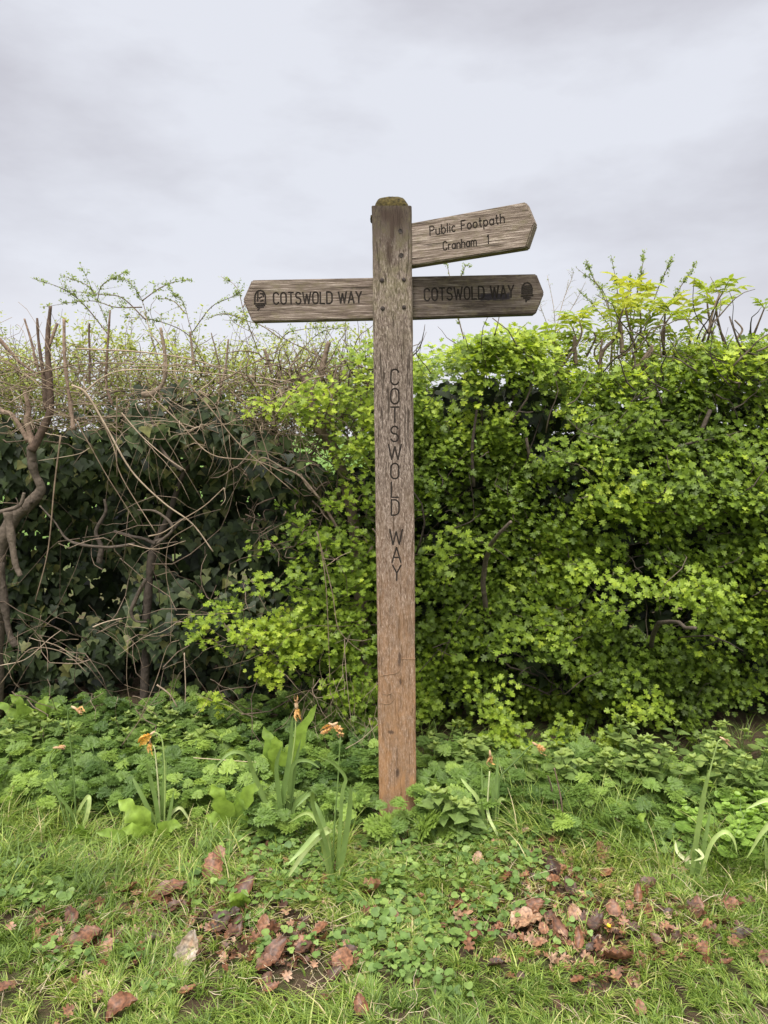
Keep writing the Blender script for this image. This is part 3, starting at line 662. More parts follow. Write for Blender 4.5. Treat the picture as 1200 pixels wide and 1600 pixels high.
P = P[(P[:, 2] < ivy_top(P[:, 0]) + rng.normal(0, .03, len(P))) & (vnoise(P, 5)*.6+vnoise(P, 11)*.4 > .34+.10*np.clip(1.0-P[:, 2], 0, 1))]
P[:, 1] = ivyY(P) + np.abs(rng.normal(0, .06, len(P)))
D = np.stack([rng.normal(0, .55, len(P)), -.35+rng.normal(0, .3, len(P)), -.9+0*P[:, 0]], -1)
Nn = np.stack([rng.normal(0, .4, len(P)), -.9+0*P[:, 0], .5+rng.normal(0, .35, len(P))], -1)
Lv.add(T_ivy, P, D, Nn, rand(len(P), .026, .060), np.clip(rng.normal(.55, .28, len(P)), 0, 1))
# deep core, both sides
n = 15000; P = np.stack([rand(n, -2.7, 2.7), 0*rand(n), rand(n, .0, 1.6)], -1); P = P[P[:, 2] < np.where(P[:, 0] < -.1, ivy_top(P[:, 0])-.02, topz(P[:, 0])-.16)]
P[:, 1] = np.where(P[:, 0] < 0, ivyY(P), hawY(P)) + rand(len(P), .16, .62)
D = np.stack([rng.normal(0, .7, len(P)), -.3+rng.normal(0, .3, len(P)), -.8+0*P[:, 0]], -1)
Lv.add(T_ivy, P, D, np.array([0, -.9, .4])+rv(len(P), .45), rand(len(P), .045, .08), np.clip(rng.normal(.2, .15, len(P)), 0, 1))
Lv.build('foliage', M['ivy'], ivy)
t = twigs(130, (-2.6, 0), (.5, .75), (.05, 1.0), (.2, .7), (.0012, .003), .35, .2, -.05)
t.build('stems', M['bark'], ivy)

# ------------------------------------------------------------------ hawthorn bush growing through the ivy, left of the post
bush = empty('hawthorn_bush', at(520, 1110, .6) * 1.0, 'loose hawthorn bush with bright sprays and crooked bare branches just left of the post', 'bush')
Lv = Leaves()
for (px, py, rx, ry, c, vb) in ((530, 640, 56, 20, 22, .75), (480, 612, 45, 20, 16, .75), (575, 590, 14, 16, 6, .82), (430, 640, 40, 10, 10, .8), (560, 705, 30, 20, 15, .7), (548, 770, 28, 20, 10, .6), (480, 850, 60, 30, 18, .5), (550, 890, 40, 50, 30, .5), (440, 905, 50, 24, 12, .5), (520, 960, 56, 34, 28, .55), (425, 988, 45, 14, 26, .72), (395, 985, 30, 8, 8, .7), (425, 1045, 18, 10, 8, .8), (450, 1020, 36, 18, 18, .72), (318, 978, 14, 9, 5, .7), (350, 950, 25, 12, 6, .5), (550, 1010, 36, 45, 36, .5), (560, 1090, 28, 40, 26, .48), (330, 1095, 10, 10, 3, .75), (575, 1180, 18, 50, 14, .42), (580, 660, 12, 30, 12, .7), (560, 560, 30, 16, 10, .66)):
    P = np.array([at(px+random.gauss(0, rx*.62), py+random.gauss(0, ry*.62), random.uniform(.36, .56)) for _ in range(c)])
    sprays(Lv, T_haw, P, np.stack([rng.normal(0, .3, c), -.6+0*P[:, 0], .85+0*P[:, 0]], -1), 12, .042, .026, vb + rng.normal(0, .08, c))
n = 260; P = np.array([at(random.uniform(450, 600), random.uniform(600, 1160), random.uniform(.55, .85)) for _ in range(n)])
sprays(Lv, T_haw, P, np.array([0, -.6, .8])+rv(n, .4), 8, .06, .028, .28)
Lv.build('foliage', M['haw'], bush)
for pl, r0, r1, Y in (([(575, 1100), (560, 900), (548, 790), (520, 700), (495, 665), (488, 620), (500, 590), (507, 560), (514, 534)], .030, .010, .66), ([(488, 622), (478, 600), (470, 580)], .014, .010, .66), ([(500, 680), (515, 655), (520, 600), (530, 570), (545, 560)], .006, .003, .55),
                      ([(566, 650), (562, 600), (548, 580), (528, 545)], .005, .002, .5), ([(575, 640), (573, 610), (590, 560)], .004, .002, .5), ([(500, 780), (470, 745), (440, 730), (410, 715), (395, 735)], .005, .002, .45), ([(530, 830), (500, 780), (480, 760), (470, 740)], .006, .003, .5)):
    t = Tubes(); t.add(crom([at(x, y, Y) for x, y in pl]), r0, r1, 8, .1); t.build('branch', M['bark'], bush)
t = Tubes()
for _ in range(230):
    p = at(random.uniform(380, 590), random.uniform(560, 860), random.uniform(.45, .8)); t.add(wander(p, nrm(np.array([random.gauss(0, .8), random.gauss(0, .3), random.gauss(.3, .7)])), random.uniform(.08, .3), 7, .45), random.uniform(.0015, .004), .001, 4, .1)
for _ in range(34):
    p = at(random.uniform(400, 590), random.uniform(560, 690), random.uniform(.45, .7)); t.add(wander(p, (random.gauss(0, .35), 0, 1), random.uniform(.1, .22), 6, .25), .003, .0012, 5, .1)
t.build('twigs', M['bark'], bush)

# ------------------------------------------------------------------ cut back tree at the left edge
tree = empty('cut_back_tree', at(20, 1090, .62), 'cut back hedge tree with thick bare forked trunk and stub ends at the far left', 'tree')
def branch(par, pl, r, Y, name='branch', mat='redbark', dY=0.):
    t = Tubes(); m = len(pl); pts = [at(x, y, Y + dY*i/max(m-1, 1)) for i, (x, y) in enumerate(pl)]; c = crom(pts, 9)
    rr = np.interp(np.linspace(0, 1, len(c)), np.linspace(0, 1, len(r)), r); rr = rr*(.72+.56*vnoise(c, 22)); t.add(c, rr, 0, 11, .05); nb = 2 + len(pl)//2
    for _ in range(nb):
        i = random.randrange(1, len(c)-1); t.add(wander(c[i], nrm(np.array([random.gauss(0, 1), random.gauss(0, .5), random.gauss(.3, .7)])), rr[i]*random.uniform(1.6, 5), 3, .3), rr[i]*.35, rr[i]*.18, 6, .1); return t.build(name, M[mat], par)
branch(tree, [(-12, 1120), (-8, 1000), (-5, 880), (18, 815), (45, 788), (64, 765), (55, 742), (50, 722), (49, 700)], [.045, .038, .030, .026, .022, .019, .020, .018], .66, 'trunk', 'darkbark', -.08)
branch(tree, [(49, 703), (60, 685), (74, 655), (79, 630), (75, 560), (75, 520), (79, 478)], [.018, .015, .016, .014, .0105, .009, .006], .57)
for pl, r, Y in (([(52, 695), (42, 660), (45, 640), (38, 610)], [.014, .012, .006], .57), ([(74, 640), (70, 600), (64, 560), (60, 530), (58, 497)], [.015, .009, .007, .005], .585), ([(77, 540), (86, 515), (90, 505)], [.006, .005], .57), ([(60, 580), (54, 555), (48, 530), (38, 498)], [.006, .004], .62),
                 ([(60, 585), (30, 565), (0, 532), (-30, 510)], [.005, .006, .007], .55), ([(45, 690), (20, 650), (0, 640), (-30, 600)], [.010, .008], .6), ([(115, 672), (108, 620), (101, 560), (100, 498)], [.009, .007, .006, .006], .56), ([(175, 632), (166, 600), (167, 560), (172, 485)], [.006, .005, .005, .004], .55),
                 ([(38, 770), (30, 790), (0, 800), (-20, 805)], [.006, .008], .5), ([(12, 800), (18, 840), (24, 880), (32, 900)], [.016, .014, .011], .48), ([(0, 880), (8, 950), (15, 990), (25, 1010)], [.016, .015, .012], .55), ([(140, 600), (140, 560), (139, 520), (140, 505)], [.004, .004, .003], .62)):
    branch(tree, pl, r, Y, mat='darkbark' if pl[0][1] > 760 else 'redbark')
# second stump in the middle of the ivy
tree2 = empty('ivy_clad_tree', at(232, 1090, .7), 'short crooked tree with dark trunk and twisting low branches in the middle of the ivy', 'tree')
branch(tree2, [(225, 1110), (228, 1010), (230, 950), (236, 880), (243, 850), (262, 810), (278, 762), (290, 735), (308, 718)], [.022, .018, .016, .017, .017, .012, .011, .010, .009], .84, 'trunk', 'darkbark')
py_hi = lambda pl: max(q[1] for q in pl)
for pl, r, Y in (([(243, 850), (225, 842), (205, 838), (178, 830)], [.009, .006, .005], .58), ([(243, 846), (262, 838), (280, 815), (286, 812)], [.008, .004], .55), ([(245, 850), (270, 825), (245, 800), (215, 797)], [.006, .005, .003], .54), ([(285, 735), (262, 715), (247, 690), (235, 650), (231, 625)], [.007, .005, .004], .55),
                 ([(155, 880), (158, 855), (150, 830), (165, 800), (163, 780)], [.012, .010, .006, .005], .56), ([(228, 905), (215, 930), (205, 955), (212, 970), (230, 972)], [.008, .009, .006, .003], .56), ([(62, 790), (85, 815), (110, 846), (165, 855), (210, 850)], [.003, .004, .006, .006], .47),
                 ([(222, 617), (240, 614), (256, 595), (258, 560), (251, 512)], [.012, .010, .007, .005], .56), ([(303, 570), (300, 545), (297, 518)], [.006, .005], .62), ([(345, 605), (352, 575), (357, 530)], [.005, .004], .6), ([(345, 620), (342, 570), (330, 520)], [.004, .002], .6), ([(425, 580), (418, 560), (413, 545)], [.007, .006], .6)):
    branch(tree2, pl, r, Y, mat='bark' if py_hi(pl) < 640 else 'darkbark')

# ------------------------------------------------------------------ brambles: pale dead canes arching over the ivy
brm = empty('bramble', at(200, 1000, .5), 'tangle of pale dead bramble canes arching and trailing over the ivy', 'bramble')
def cane(pl, r=.0028, Y=.42, dY=0., mat='cane'):
    t = Tubes(); m = len(pl); t.add(crom([at(x, y, Y+dY*i/(m-1)) for i, (x, y) in enumerate(pl)], 6), r, r*.6, 5, .08); t.build('cane', M[mat], brm)
for pl, r, Y in (([(112, 602), (135, 615), (165, 665), (205, 735), (255, 785), (300, 818), (333, 862)], .0042, .40), ([(125, 605), (150, 640), (178, 700), (190, 745), (245, 835)], .003, .42), ([(117, 655), (140, 695), (165, 740), (190, 780), (215, 820)], .0026, .43), ([(183, 620), (182, 680), (183, 745)], .0025, .41),
                 ([(190, 645), (220, 680), (260, 715), (290, 735)], .0026, .42), ([(232, 838), (255, 832), (285, 812), (320, 790), (350, 762)], .0028, .4), ([(303, 820), (270, 840), (261, 860), (260, 900), (268, 950), (266, 1010)], .0018, .4), ([(350, 762), (352, 780), (345, 790)], .002, .4),
                 ([(120, 545), (220, 550), (300, 562), (380, 585), (455, 597)], .0035, .50), ([(30, 590), (120, 570), (200, 568), (300, 572), (345, 572)], .003, .52), ([(125, 620), (160, 590), (200, 578), (280, 580), (400, 590)], .0032, .49), ([(340, 600), (390, 570), (440, 545)], .003, .5),
                 ([(295, 600), (330, 640), (370, 690), (420, 735), (455, 765)], .0028, .42), ([(228, 610), (280, 660), (330, 710), (400, 720), (450, 742)], .003, .44), ([(310, 610), (340, 640), (352, 700), (365, 740)], .0024, .44), ([(425, 740), (415, 700), (395, 650), (360, 610)], .0026, .46),
                 ([(500, 850), (508, 900), (512, 960), (515, 1050), (518, 1120)], .002, .34), ([(495, 830), (508, 880), (520, 930), (528, 980), (548, 1005), (565, 1018)], .0022, .33), ([(510, 885), (530, 870), (548, 862)], .0016, .33), ([(500, 1060), (488, 1080), (500, 1090), (540, 1075)], .0014, .36),
                 ([(0, 1070), (30, 1030), (55, 1012), (100, 1020), (135, 1050)], .0022, .42), ([(0, 1040), (40, 1030), (75, 1000), (95, 985)], .002, .42), ([(220, 1120), (245, 1060), (262, 1010), (280, 1000)], .002, .42), ([(190, 1165), (215, 1130), (230, 1105)], .0018, .3), ([(275, 960), (310, 960), (370, 958)], .0012, .42),
                 ([(430, 650), (470, 600), (515, 585)], .0035, .42), ([(540, 1170), (565, 1155), (592, 1130)], .0018, .15), ([(200, 850), (245, 858), (290, 845)], .0022, .46), ([(140, 700), (120, 710), (60, 720)], .0018, .44), ([(95, 680), (85, 760), (75, 860), (55, 940)], .0035, .46), ([(200, 1000), (198, 1060), (205, 1110)], .0016, .42), ([(288, 1020), (290, 1075), (289, 1100)], .0026, .42),
                 ([(243, 900), (270, 893), (280, 900)], .0012, .42), ([(145, 980), (165, 972), (190, 966)], .003, .44), ([(245, 1070), (265, 1085), (277, 1105)], .004, .45)):
    cane(pl, r, Y, random.uniform(-.02, .03))
t = Tubes()
for _ in range(520):
    x = random.uniform(-150, 500); y = random.uniform(560, 680) + (25 if x > 300 else 0); p = np.array(at(x, y, random.uniform(.45, .85)))
    ang = random.gauss(0, .6); d = np.array([math.cos(ang)*random.choice((-1, 1)), random.gauss(0, .3), abs(math.sin(ang))+.15])
    t.add(wander(p, nrm(d), random.uniform(.08, .42), 9, random.choice((.12, .3, .45)), -.06), random.uniform(.001, .0026), .0008, 4, .1)
for _ in range(32):
    p = np.array(at(random.uniform(150, 480), random.uniform(600, 700), random.uniform(.42, .55))); t.add(wander(p, nrm(np.array([random.gauss(.2, .7), 0, -1.])), random.uniform(.1, .45), 8, .09, -.02), random.uniform(.001, .002), .0006, 4, .1)
for _ in range(60):
    p = np.array(at(random.uniform(-50, 580), random.uniform(950, 1120), random.uniform(.36, .5))); t.add(wander(p, nrm(np.array([random.gauss(0, .6), 0, random.gauss(0, .8)])), random.uniform(.08, .3), 8, .2, -.03), random.uniform(.0006, .0014), .0006, 4, .1)
for _ in range(40):
    p = np.array(at(random.uniform(480, 590), random.uniform(1050, 1150), random.uniform(.3, .42))); t.add(wander(p, nrm(np.array([random.gauss(0, .5), 0, -1.])), random.uniform(.08, .25), 8, .2, -.03), random.uniform(.0006, .0013), .0006, 4, .1)
o = t.build('cane_tangle', M['cane'], brm); o['kind'] = 'stuff'
# upright twiggy regrowth above the ivy
reg = empty('hedge_regrowth', at(250, 1090, 1.0), 'thin upright regrowth with small pale leaves behind the bramble tangle on the left', 'shrub')
t = Tubes(); Lv = Leaves()
for _ in range(620):
    x = random.uniform(-200, 600); y0 = random.uniform(580, 700); p = np.array(at(x, y0, random.uniform(.75, 1.35))); ln = random.uniform(.12, .34)
    c = wander(p, (random.gauss(0, .3), 0, 1), ln, 8, .16); t.add(c, random.uniform(.001, .0032), .0008, 4, .1)
    if random.random() < .8:
        k = random.randint(4, 9); P = c[rng.integers(2, len(c), k)] + rv(k, .008)
        sprays(Lv, T_small, P, np.array([0, -.3, 1.])+rv(k, .3), 6, .018, .017, rng.normal(.5, .2, k))
n = 3300; P = np.array([at(random.uniform(-200, 600), 530+90*abs(random.gauss(0, .6))+random.uniform(0, 60), random.uniform(.8, 1.4)) for _ in range(n)]); P = P[vnoise(P, 5) > .42]
sprays(Lv, T_small, P, np.array([0, -.3, 1.])+rv(len(P), .3), 6, .035, .018, rng.normal(.5, .2, len(P)))
for (px, py) in ((105, 505), (130, 515), (135, 535), (170, 535), (185, 540), (120, 545), (270, 545), (300, 560), (95, 530), (200, 540), (385, 560), (15, 565)):
    P = np.array([at(px, py, .8)]); sprays(Lv, T_lance, P, [[0, -.2, 1]], 9, .015, .05, .65, flat=.9)
P = np.array([at(random.uniform(-250, 610), random.uniform(575, 700), random.uniform(.95, 1.5)) for _ in range(1500)])
sprays(Lv, T_small, P, np.array([0, -.3, 1.])+rv(len(P), .3), 7, .04, .024, rng.normal(.35, .2, len(P)))
for _ in range(300):
    p = np.array(at(random.uniform(-200, 600), random.uniform(575, 690), random.uniform(.6, 1.2))); t.add(wander(p, nrm(np.array([random.gauss(0, .9), random.gauss(0, .3), random.gauss(.3, .5)])), random.uniform(.08, .3), 6, .4), random.uniform(.0012, .004), .001, 4, .15)
reg_t = t.build('twigs', M['bark'], reg); Lv.build('foliage', M['tinyg'], reg)

# ------------------------------------------------------------------ tall wispy saplings against the sky
def sapling(mains, Y, label, dens=26, side=.10, leaf=.013, r0=.0035, barkm='bark', sparse=1.0, fall=.0):
    b = at(mains[0][0][0], mains[0][0][1], Y); root_ = empty('sapling', (b.x, Y, 0), label, 'sapling', None)
    t = Tubes(); Lv = Leaves(); leafpts = []
    base = np.array([b.x, Y, 0.]); t.add(np.array([base, [b.x+.02, Y, b.z*.5], np.array(b)]), r0*1.6, r0, 5)
    for pl in mains:
        c = crom([at(x, y, Y + random.uniform(-.06, .06)) for x, y in pl], 6); t.add(c, r0, .0008, 4)
        seg = np.linalg.norm(np.diff(c, axis=0), axis=1).sum(); k = max(3, int(seg*dens)); leafpts.append(c[int(len(c)*.25):])
        for j in range(k):
            i = random.randint(int(len(c)*.2), len(c)-2); d0 = nrm(c[i+1]-c[i]); d = nrm(d0*.8 + np.array([random.gauss(0, .8), random.gauss(0, .5), random.gauss(.05, .5)]))
            s = wander(c[i], d, side*random.uniform(.3, 1.3)*(1.1-i/len(c)), 5, .15, fall); t.add(s, .0009, .0005, 3); leafpts.append(s)
    P = np.concatenate([np.repeat(q, 2, 0) for q in leafpts]); P = P + rv(len(P), .004); P = P[rng.random(len(P)) < sparse]
    Lv.add(T_small, P, rv(len(P))+np.array([0, 0, .6]), rv(len(P), .6)+np.array([0, -.2, 1]), leaf*rand(len(P), .5, 1.1), rand(len(P)))
    t.build('stems', M[barkm], root_); Lv.build('foliage', M['tiny'], root_)
sapling([[(190, 590), (172, 520), (152, 470), (125, 412)], [(152, 470), (160, 445), (190, 428), (198, 426)], [(150, 462), (135, 445), (95, 430)], [(175, 530), (130, 475), (95, 450), (50, 435)]], 1.35, 'spindly pale-leaved sapling rising into the sky nearest the cut back tree', 30)
sapling([[(260, 600), (235, 520), (222, 470), (200, 440), (175, 435)], [(222, 470), (250, 450), (275, 440), (298, 438)], [(228, 500), (190, 465), (155, 460), (110, 455)], [(222, 480), (180, 480), (140, 470), (65, 480)]], 1.3, 'arching pale sapling with long drooping twigs in the middle of the left sky', 30)
sapling([[(330, 600), (300, 520), (285, 470), (260, 450)], [(290, 490), (270, 470), (240, 465)], [(300, 520), (330, 480), (360, 465), (375, 458)], [(320, 560), (290, 520), (240, 500), (190, 495)]], 1.4, 'sparse low sapling between the arching one and the left arm', 26)
sapling([[(420, 590), (385, 500), (370, 450), (345, 432)], [(380, 480), (395, 455), (455, 448)], [(385, 500), (350, 490), (320, 500)], [(420, 590), (440, 530), (470, 515), (540, 510)], [(440, 530), (400, 505), (350, 500)], [(460, 560), (500, 520), (545, 512)]], 1.3, 'sapling partly hidden behind the left arm of the signpost', 26)
sapling([[(960, 540), (950, 480), (925, 430), (915, 405)], [(960, 540), (945, 460), (900, 418)], [(965, 540), (965, 460), (955, 400)], [(960, 520), (930, 480), (905, 455)], [(965, 530), (975, 470), (990, 440)]], 1.35, 'wispy small-leaved sapling just right of the right arm tip, above the elder', 34, .06)
sapling([[(985, 540), (995, 460), (1003, 420), (1007, 390)], [(985, 540), (985, 470), (985, 425)], [(1000, 540), (1025, 460), (1040, 425), (1052, 402)], [(1010, 540), (1050, 470), (1075, 430), (1088, 410)]], 1.3, 'taller small-leaved sapling with four upright shoots above the elder', 34, .05)
sapling([[(868, 520), (880, 470), (895, 430), (893, 418)], [(868, 520), (865, 480), (855, 430)], [(870, 520), (900, 470), (915, 440)], [(860, 520), (845, 480), (838, 450)]], 1.6, 'bare greyish twiggy sapling beside the tip of the right arm', 34, .08, .006, .002, 'cane', .4)
sapling([[(725, 530), (712, 480), (700, 420), (695, 410)], [(710, 470), (725, 420), (735, 415)]], 1.5, 'single thin sapling tip peeping between the two right arms', 24, .05, .012)

# ------------------------------------------------------------------ elder
eld = empty('elder_shrub', (px2x(970), 1.0, 0), 'yellow-green elder shrub with pointed drooping leaflets poking out of the hedge top', 'shrub')
Lv = Leaves(); shoots = [(985, 450, 1.15, 1.), (975, 480, 1.1, .9), (1000, 478, 1.1, .8), (965, 500, 1.05, .9), (1040, 478, 1.0, .8), (1050, 490, 1.0, .8), (905, 498, 1.1, .7), (895, 510, 1.1, .7), (1075, 500, 1.0, .6), (1120, 480, .95, .7), (1105, 455, .95, .8), (1130, 455, .95, .8), (940, 530, 1.0, .7), (1010, 510, 1.05, .8), (955, 590, .75, .6), (930, 600, .7, .6), (890, 570, .8, .4), (1010, 560, .85, .6), (860, 525, 1.1, .5), (1195, 480, .9, .4), (1000, 540, .9, .6), (1060, 530, .9, .5), (880, 545, .9, .5), (975, 620, .6, .5)]
t = Tubes()
for (px, py, sz, vb) in shoots:
    Yq = random.uniform(.72, .98); c = np.array(at(px, py, Yq)); k = 8 if sz > .9 else 6
    ang = np.arange(k)*2.4; el = rand(k, .2, 1.1); D = np.stack([np.cos(ang)*np.cos(el), np.sin(ang)*np.cos(el)*.8-.1, np.sin(el)], -1)
    Nn = np.cross(np.cross(D, np.array([0, 0, 1.])), D) + rv(k, .1)
    for j in range(k): Lv.add(T_pin[j % 3], c[None] - np.array([[0, 0, .02*(j/k)]]), D[j:j+1], Nn[j:j+1], np.array([.105*sz*random.uniform(.7, 1.1)]), np.array([min(1, max(0, vb*.8+random.gauss(0, .12)))]))
    t.add(wander(c - np.array([random.gauss(0, .05), -.02, random.uniform(.15, .3)]), (0, 0, 1), .02, 2, 0), .003, .003, 5) if 0 else t.add(crom([c-np.array([random.gauss(0, .05), -.05, random.uniform(.16, .3)]), c-np.array([random.gauss(0, .02), 0, .08]), c]), .006, .0025, 6, .1)
n = 420; P = np.array([at(random.uniform(850, 1110), random.uniform(520, 600), random.uniform(.7, 1.2)) for _ in range(n)])
sprays(Lv, T_small, P, np.array([0, -.3, 1.])+rv(n, .3), 7, .035, .022, rng.normal(.45, .2, n))
Lv.build('foliage', M['elder'], eld)
for pl, r0, r1 in (([(985, 640), (975, 610), (990, 585), (1020, 540)], .013, .008), ([(1020, 545), (1010, 560), (985, 580)], .008, .006), ([(936, 580), (942, 550), (960, 530), (966, 520)], .008, .005), ([(972, 552), (971, 530), (969, 505)], .010, .008), ([(900, 570), (898, 545), (898, 525)], .009, .008), ([(940, 600), (938, 560), (941, 530)], .006, .004), ([(915, 560), (930, 530), (928, 520)], .005, .003), ([(965, 560), (985, 545), (1000, 530)], .005, .003), ([(1107, 520), (1110, 505), (1116, 480), (1125, 458)], .006, .003), ([(1150, 530), (1160, 515), (1148, 500)], .005, .003), ([(1015, 760), (1005, 640), (1010, 560)], .012, .008), ([(955, 700), (950, 640), (940, 590)], .012, .008)):
    c = crom([at(x, y, .74) for x, y in pl]); t.add(c, r0, r1, 7, .1)
t.build('stems', M['bark'], eld)

# ------------------------------------------------------------------ bare soil patch, litter centres
SOIL = ground_at(478, 1532)
LEAFSPOTS = [  # px, py, length px, width ratio, rot deg, colour, curl, label
 (133, 1478, 62, .75, 40, .45, .6, 'large dark red-brown curled leaf in the grass at lower left, leaning against a pinkish one'), (167, 1496, 40, .5, 80, .72, .5, 'small pink ribbed leaf right beside the large red-brown leaf at lower left'), (113, 1443, 34, .6, 120, .35, .6, None),
 (297, 1502, 66, .6, 100, .98, 1.3, 'pale grey crumpled leaf standing on end in the grass'), (293, 1560, 36, .45, 5, .62, .5, 'orange boat-shaped leaf lying below the pale crumpled leaf'), (190, 1588, 60, .6, 20, .5, .7, 'reddish folded leaf at the bottom edge left of centre'),
 (262, 1404, 82, .4, 20, .42, .7, 'long rolled brown leaf lying left of the dark leaf heap'), (335, 1368, 60, .6, 75, .55, .8, 'broad upright brown leaf at the top of the left litter heap'), (343, 1345, 34, .7, 80, .68, .5, None), (382, 1405, 58, .5, 80, .4, .8, 'twisted dark brown leaf standing right of the left litter heap'),
 (412, 1458, 38, .6, 110, .66, .5, 'small pinkish leaf upright between the litter heap and the bare soil'), (203, 1400, 34, .9, 0, .5, .8, None), (313, 1446, 40, .6, 10, .08, .5, None), (346, 1450, 44, .7, 60, .15, .6, None), (6, 1554, 34, .5, 0, .45, .5, None), (430, 1500, 60, .5, 60, .38, .8, 'brown leaf curled over the left rim of the bare soil'),
 (417, 1515, 44, .7, 20, .45, .6, None), (476, 1496, 38, .7, 0, .3, .7, None), (536, 1513, 42, .95, 70, .6, .4, 'rounded pinkish ribbed leaf on the right rim of the bare soil'), (524, 1535, 34, .6, 30, .25, .7, None), (425, 1556, 34, .5, 10, .5, .6, None), (564, 1586, 40, .55, 80, .5, .6, 'upright brown leaf at the bottom edge below the bare soil'),
 (582, 1403, 56, .62, -25, .66, .9, 'orange and brown rolled leaf beside the tiny yellow flower'), (506, 1381, 28, .85, 20, .5, .4, None), (480, 1385, 24, .7, 0, .6, .5, None), (549, 1310, 26, .6, -10, .82, .5, 'pale pinkish leaf in the grass close to the foot of the post on its left'), (660, 1418, 26, .6, -40, .7, .5, None), (712, 1421, 30, .8, 10, .55, .4, None),
 (727, 1432, 34, .85, 60, .78, .4, 'round greyish ribbed leaf overlapping a brown one right of centre'), (690, 1456, 24, .6, -20, .4, .4, None), (736, 1477, 54, .55, -25, .4, .6, 'shiny red-brown leaf with dark underside right of the bare soil'), (775, 1518, 38, .5, -15, .12, .7, 'small dark brown folded leaf lying right of the bare soil'), (747, 1351, 30, .6, 80, .82, .4, 'pale oval upright leaf right of the foot of the post'),
 (682, 1351, 22, .6, 70, .45, .4, None), (815, 1377, 34, .7, -10, .7, .5, None), (864, 1366, 44, .6, 80, .15, .8, 'dark folded leaf standing behind a light brown one in the right litter'), (866, 1386, 40, .5, -50, .62, .6, None), (821, 1306, 30, .5, -10, .85, .6, None), (863, 1318, 24, .6, 90, .5, .5, None), (890, 1395, 40, .6, 70, .25, .8, None),
 (939, 1342, 46, .6, 100, .62, .6, 'pinkish brown leaf standing upright in the right grass'), (949, 1374, 32, .7, 0, .6, .6, None), (1013, 1389, 34, .7, 0, .3, .4, None), (996, 1408, 40, .4, 80, .5, .8, None), (1090, 1425, 34, .6, 70, .45, .5, None), (1041, 1461, 28, .8, 10, .62, .4, None), (1098, 1492, 36, .6, 60, .5, .5, None),
 (968, 1512, 64, .75, -40, .42, .9, 'large curled brown leaf at lower right with a dark hollow'), (822, 1447, 74, .7, 15, .8, .9, 'large pale pinkish crumpled leaf right of centre'), (835, 1430, 50, .6, 10, .5, .6, None), (872, 1466, 50, .5, 90, .42, .8, None), (905, 1480, 44, .4, 95, .55, .8, None), (932, 1455, 50, .6, 50, .2, .8, None), (957, 1431, 36, .7, 80, .55, .5, None),
 (843, 1484, 36, .5, -10, .7, .5, None), (1158, 1470, 44, .5, 0, .12, .5, None), (1000, 1588, 32, .6, 80, .62, .5, 'small orange-brown leaf at the bottom edge towards the right'), (1197, 1508, 36, .7, 60, .42, .5, 'brown leaf cut by the right edge of the view'), (1135, 1515, 28, .5, -20, .45, .5, None), (983, 1424, 24, .6, 80, .6, .5, None),
 (21, 1268, 26, .9, 80, .68, .4, None), (45, 1268, 24, .8, 70, .6, .4, None), (210, 1522, 34, .8, 0, .25, .6, 'dull brown leaf flat in the grass left of the pale crumpled leaf'), (310, 1480, 26, .5, 60, .6, .5, None), (270, 1430, 44, .5, 30, .3, .7, None), (370, 1460, 40, .5, 70, .3, .8, None), (240, 1475, 40, .5, 10, .2, .7, None), (85, 1500, 34, .5, 20, .3, .6, None), (150, 1370, 24, .6, 0, .5, .5, None), (70, 1455, 22, .6, 0, .5, .5, None), (655, 1410, 22, .6, 0, .5, .5, None), (565, 1330, 18, .6, 0, .5, .5, None), (1110, 1320, 20, .6, 0, .6, .5, None), (925, 1490, 30, .5, 20, .15, .7, None), (860, 1440, 34, .5, 40, .35, .7, None)]
spots = []
_r = random.Random(5)
for (cx_, cy_, rx_, ry_, c_) in ((300, 1400, 190, 60, 6), (300, 1470, 200, 50, 5), (150, 1490, 120, 60, 5), (850, 1370, 180, 55, 5), (930, 1470, 160, 60, 5), (450, 1520, 90, 40, 2), (620, 1420, 260, 90, 9), (1080, 1430, 90, 60, 6), (200, 1340, 130, 50, 4)):
    for _ in range(c_): LEAFSPOTS.append((_r.gauss(cx_, rx_*.7), min(1590, _r.gauss(cy_, ry_*.7)), _r.uniform(16, 34), _r.uniform(.5, .85), _r.choice((0, 20, -30, 75, 90)), _r.choice((.1, .2, .35, .45, .5, .6, .75)), _r.uniform(.3, .9), None))
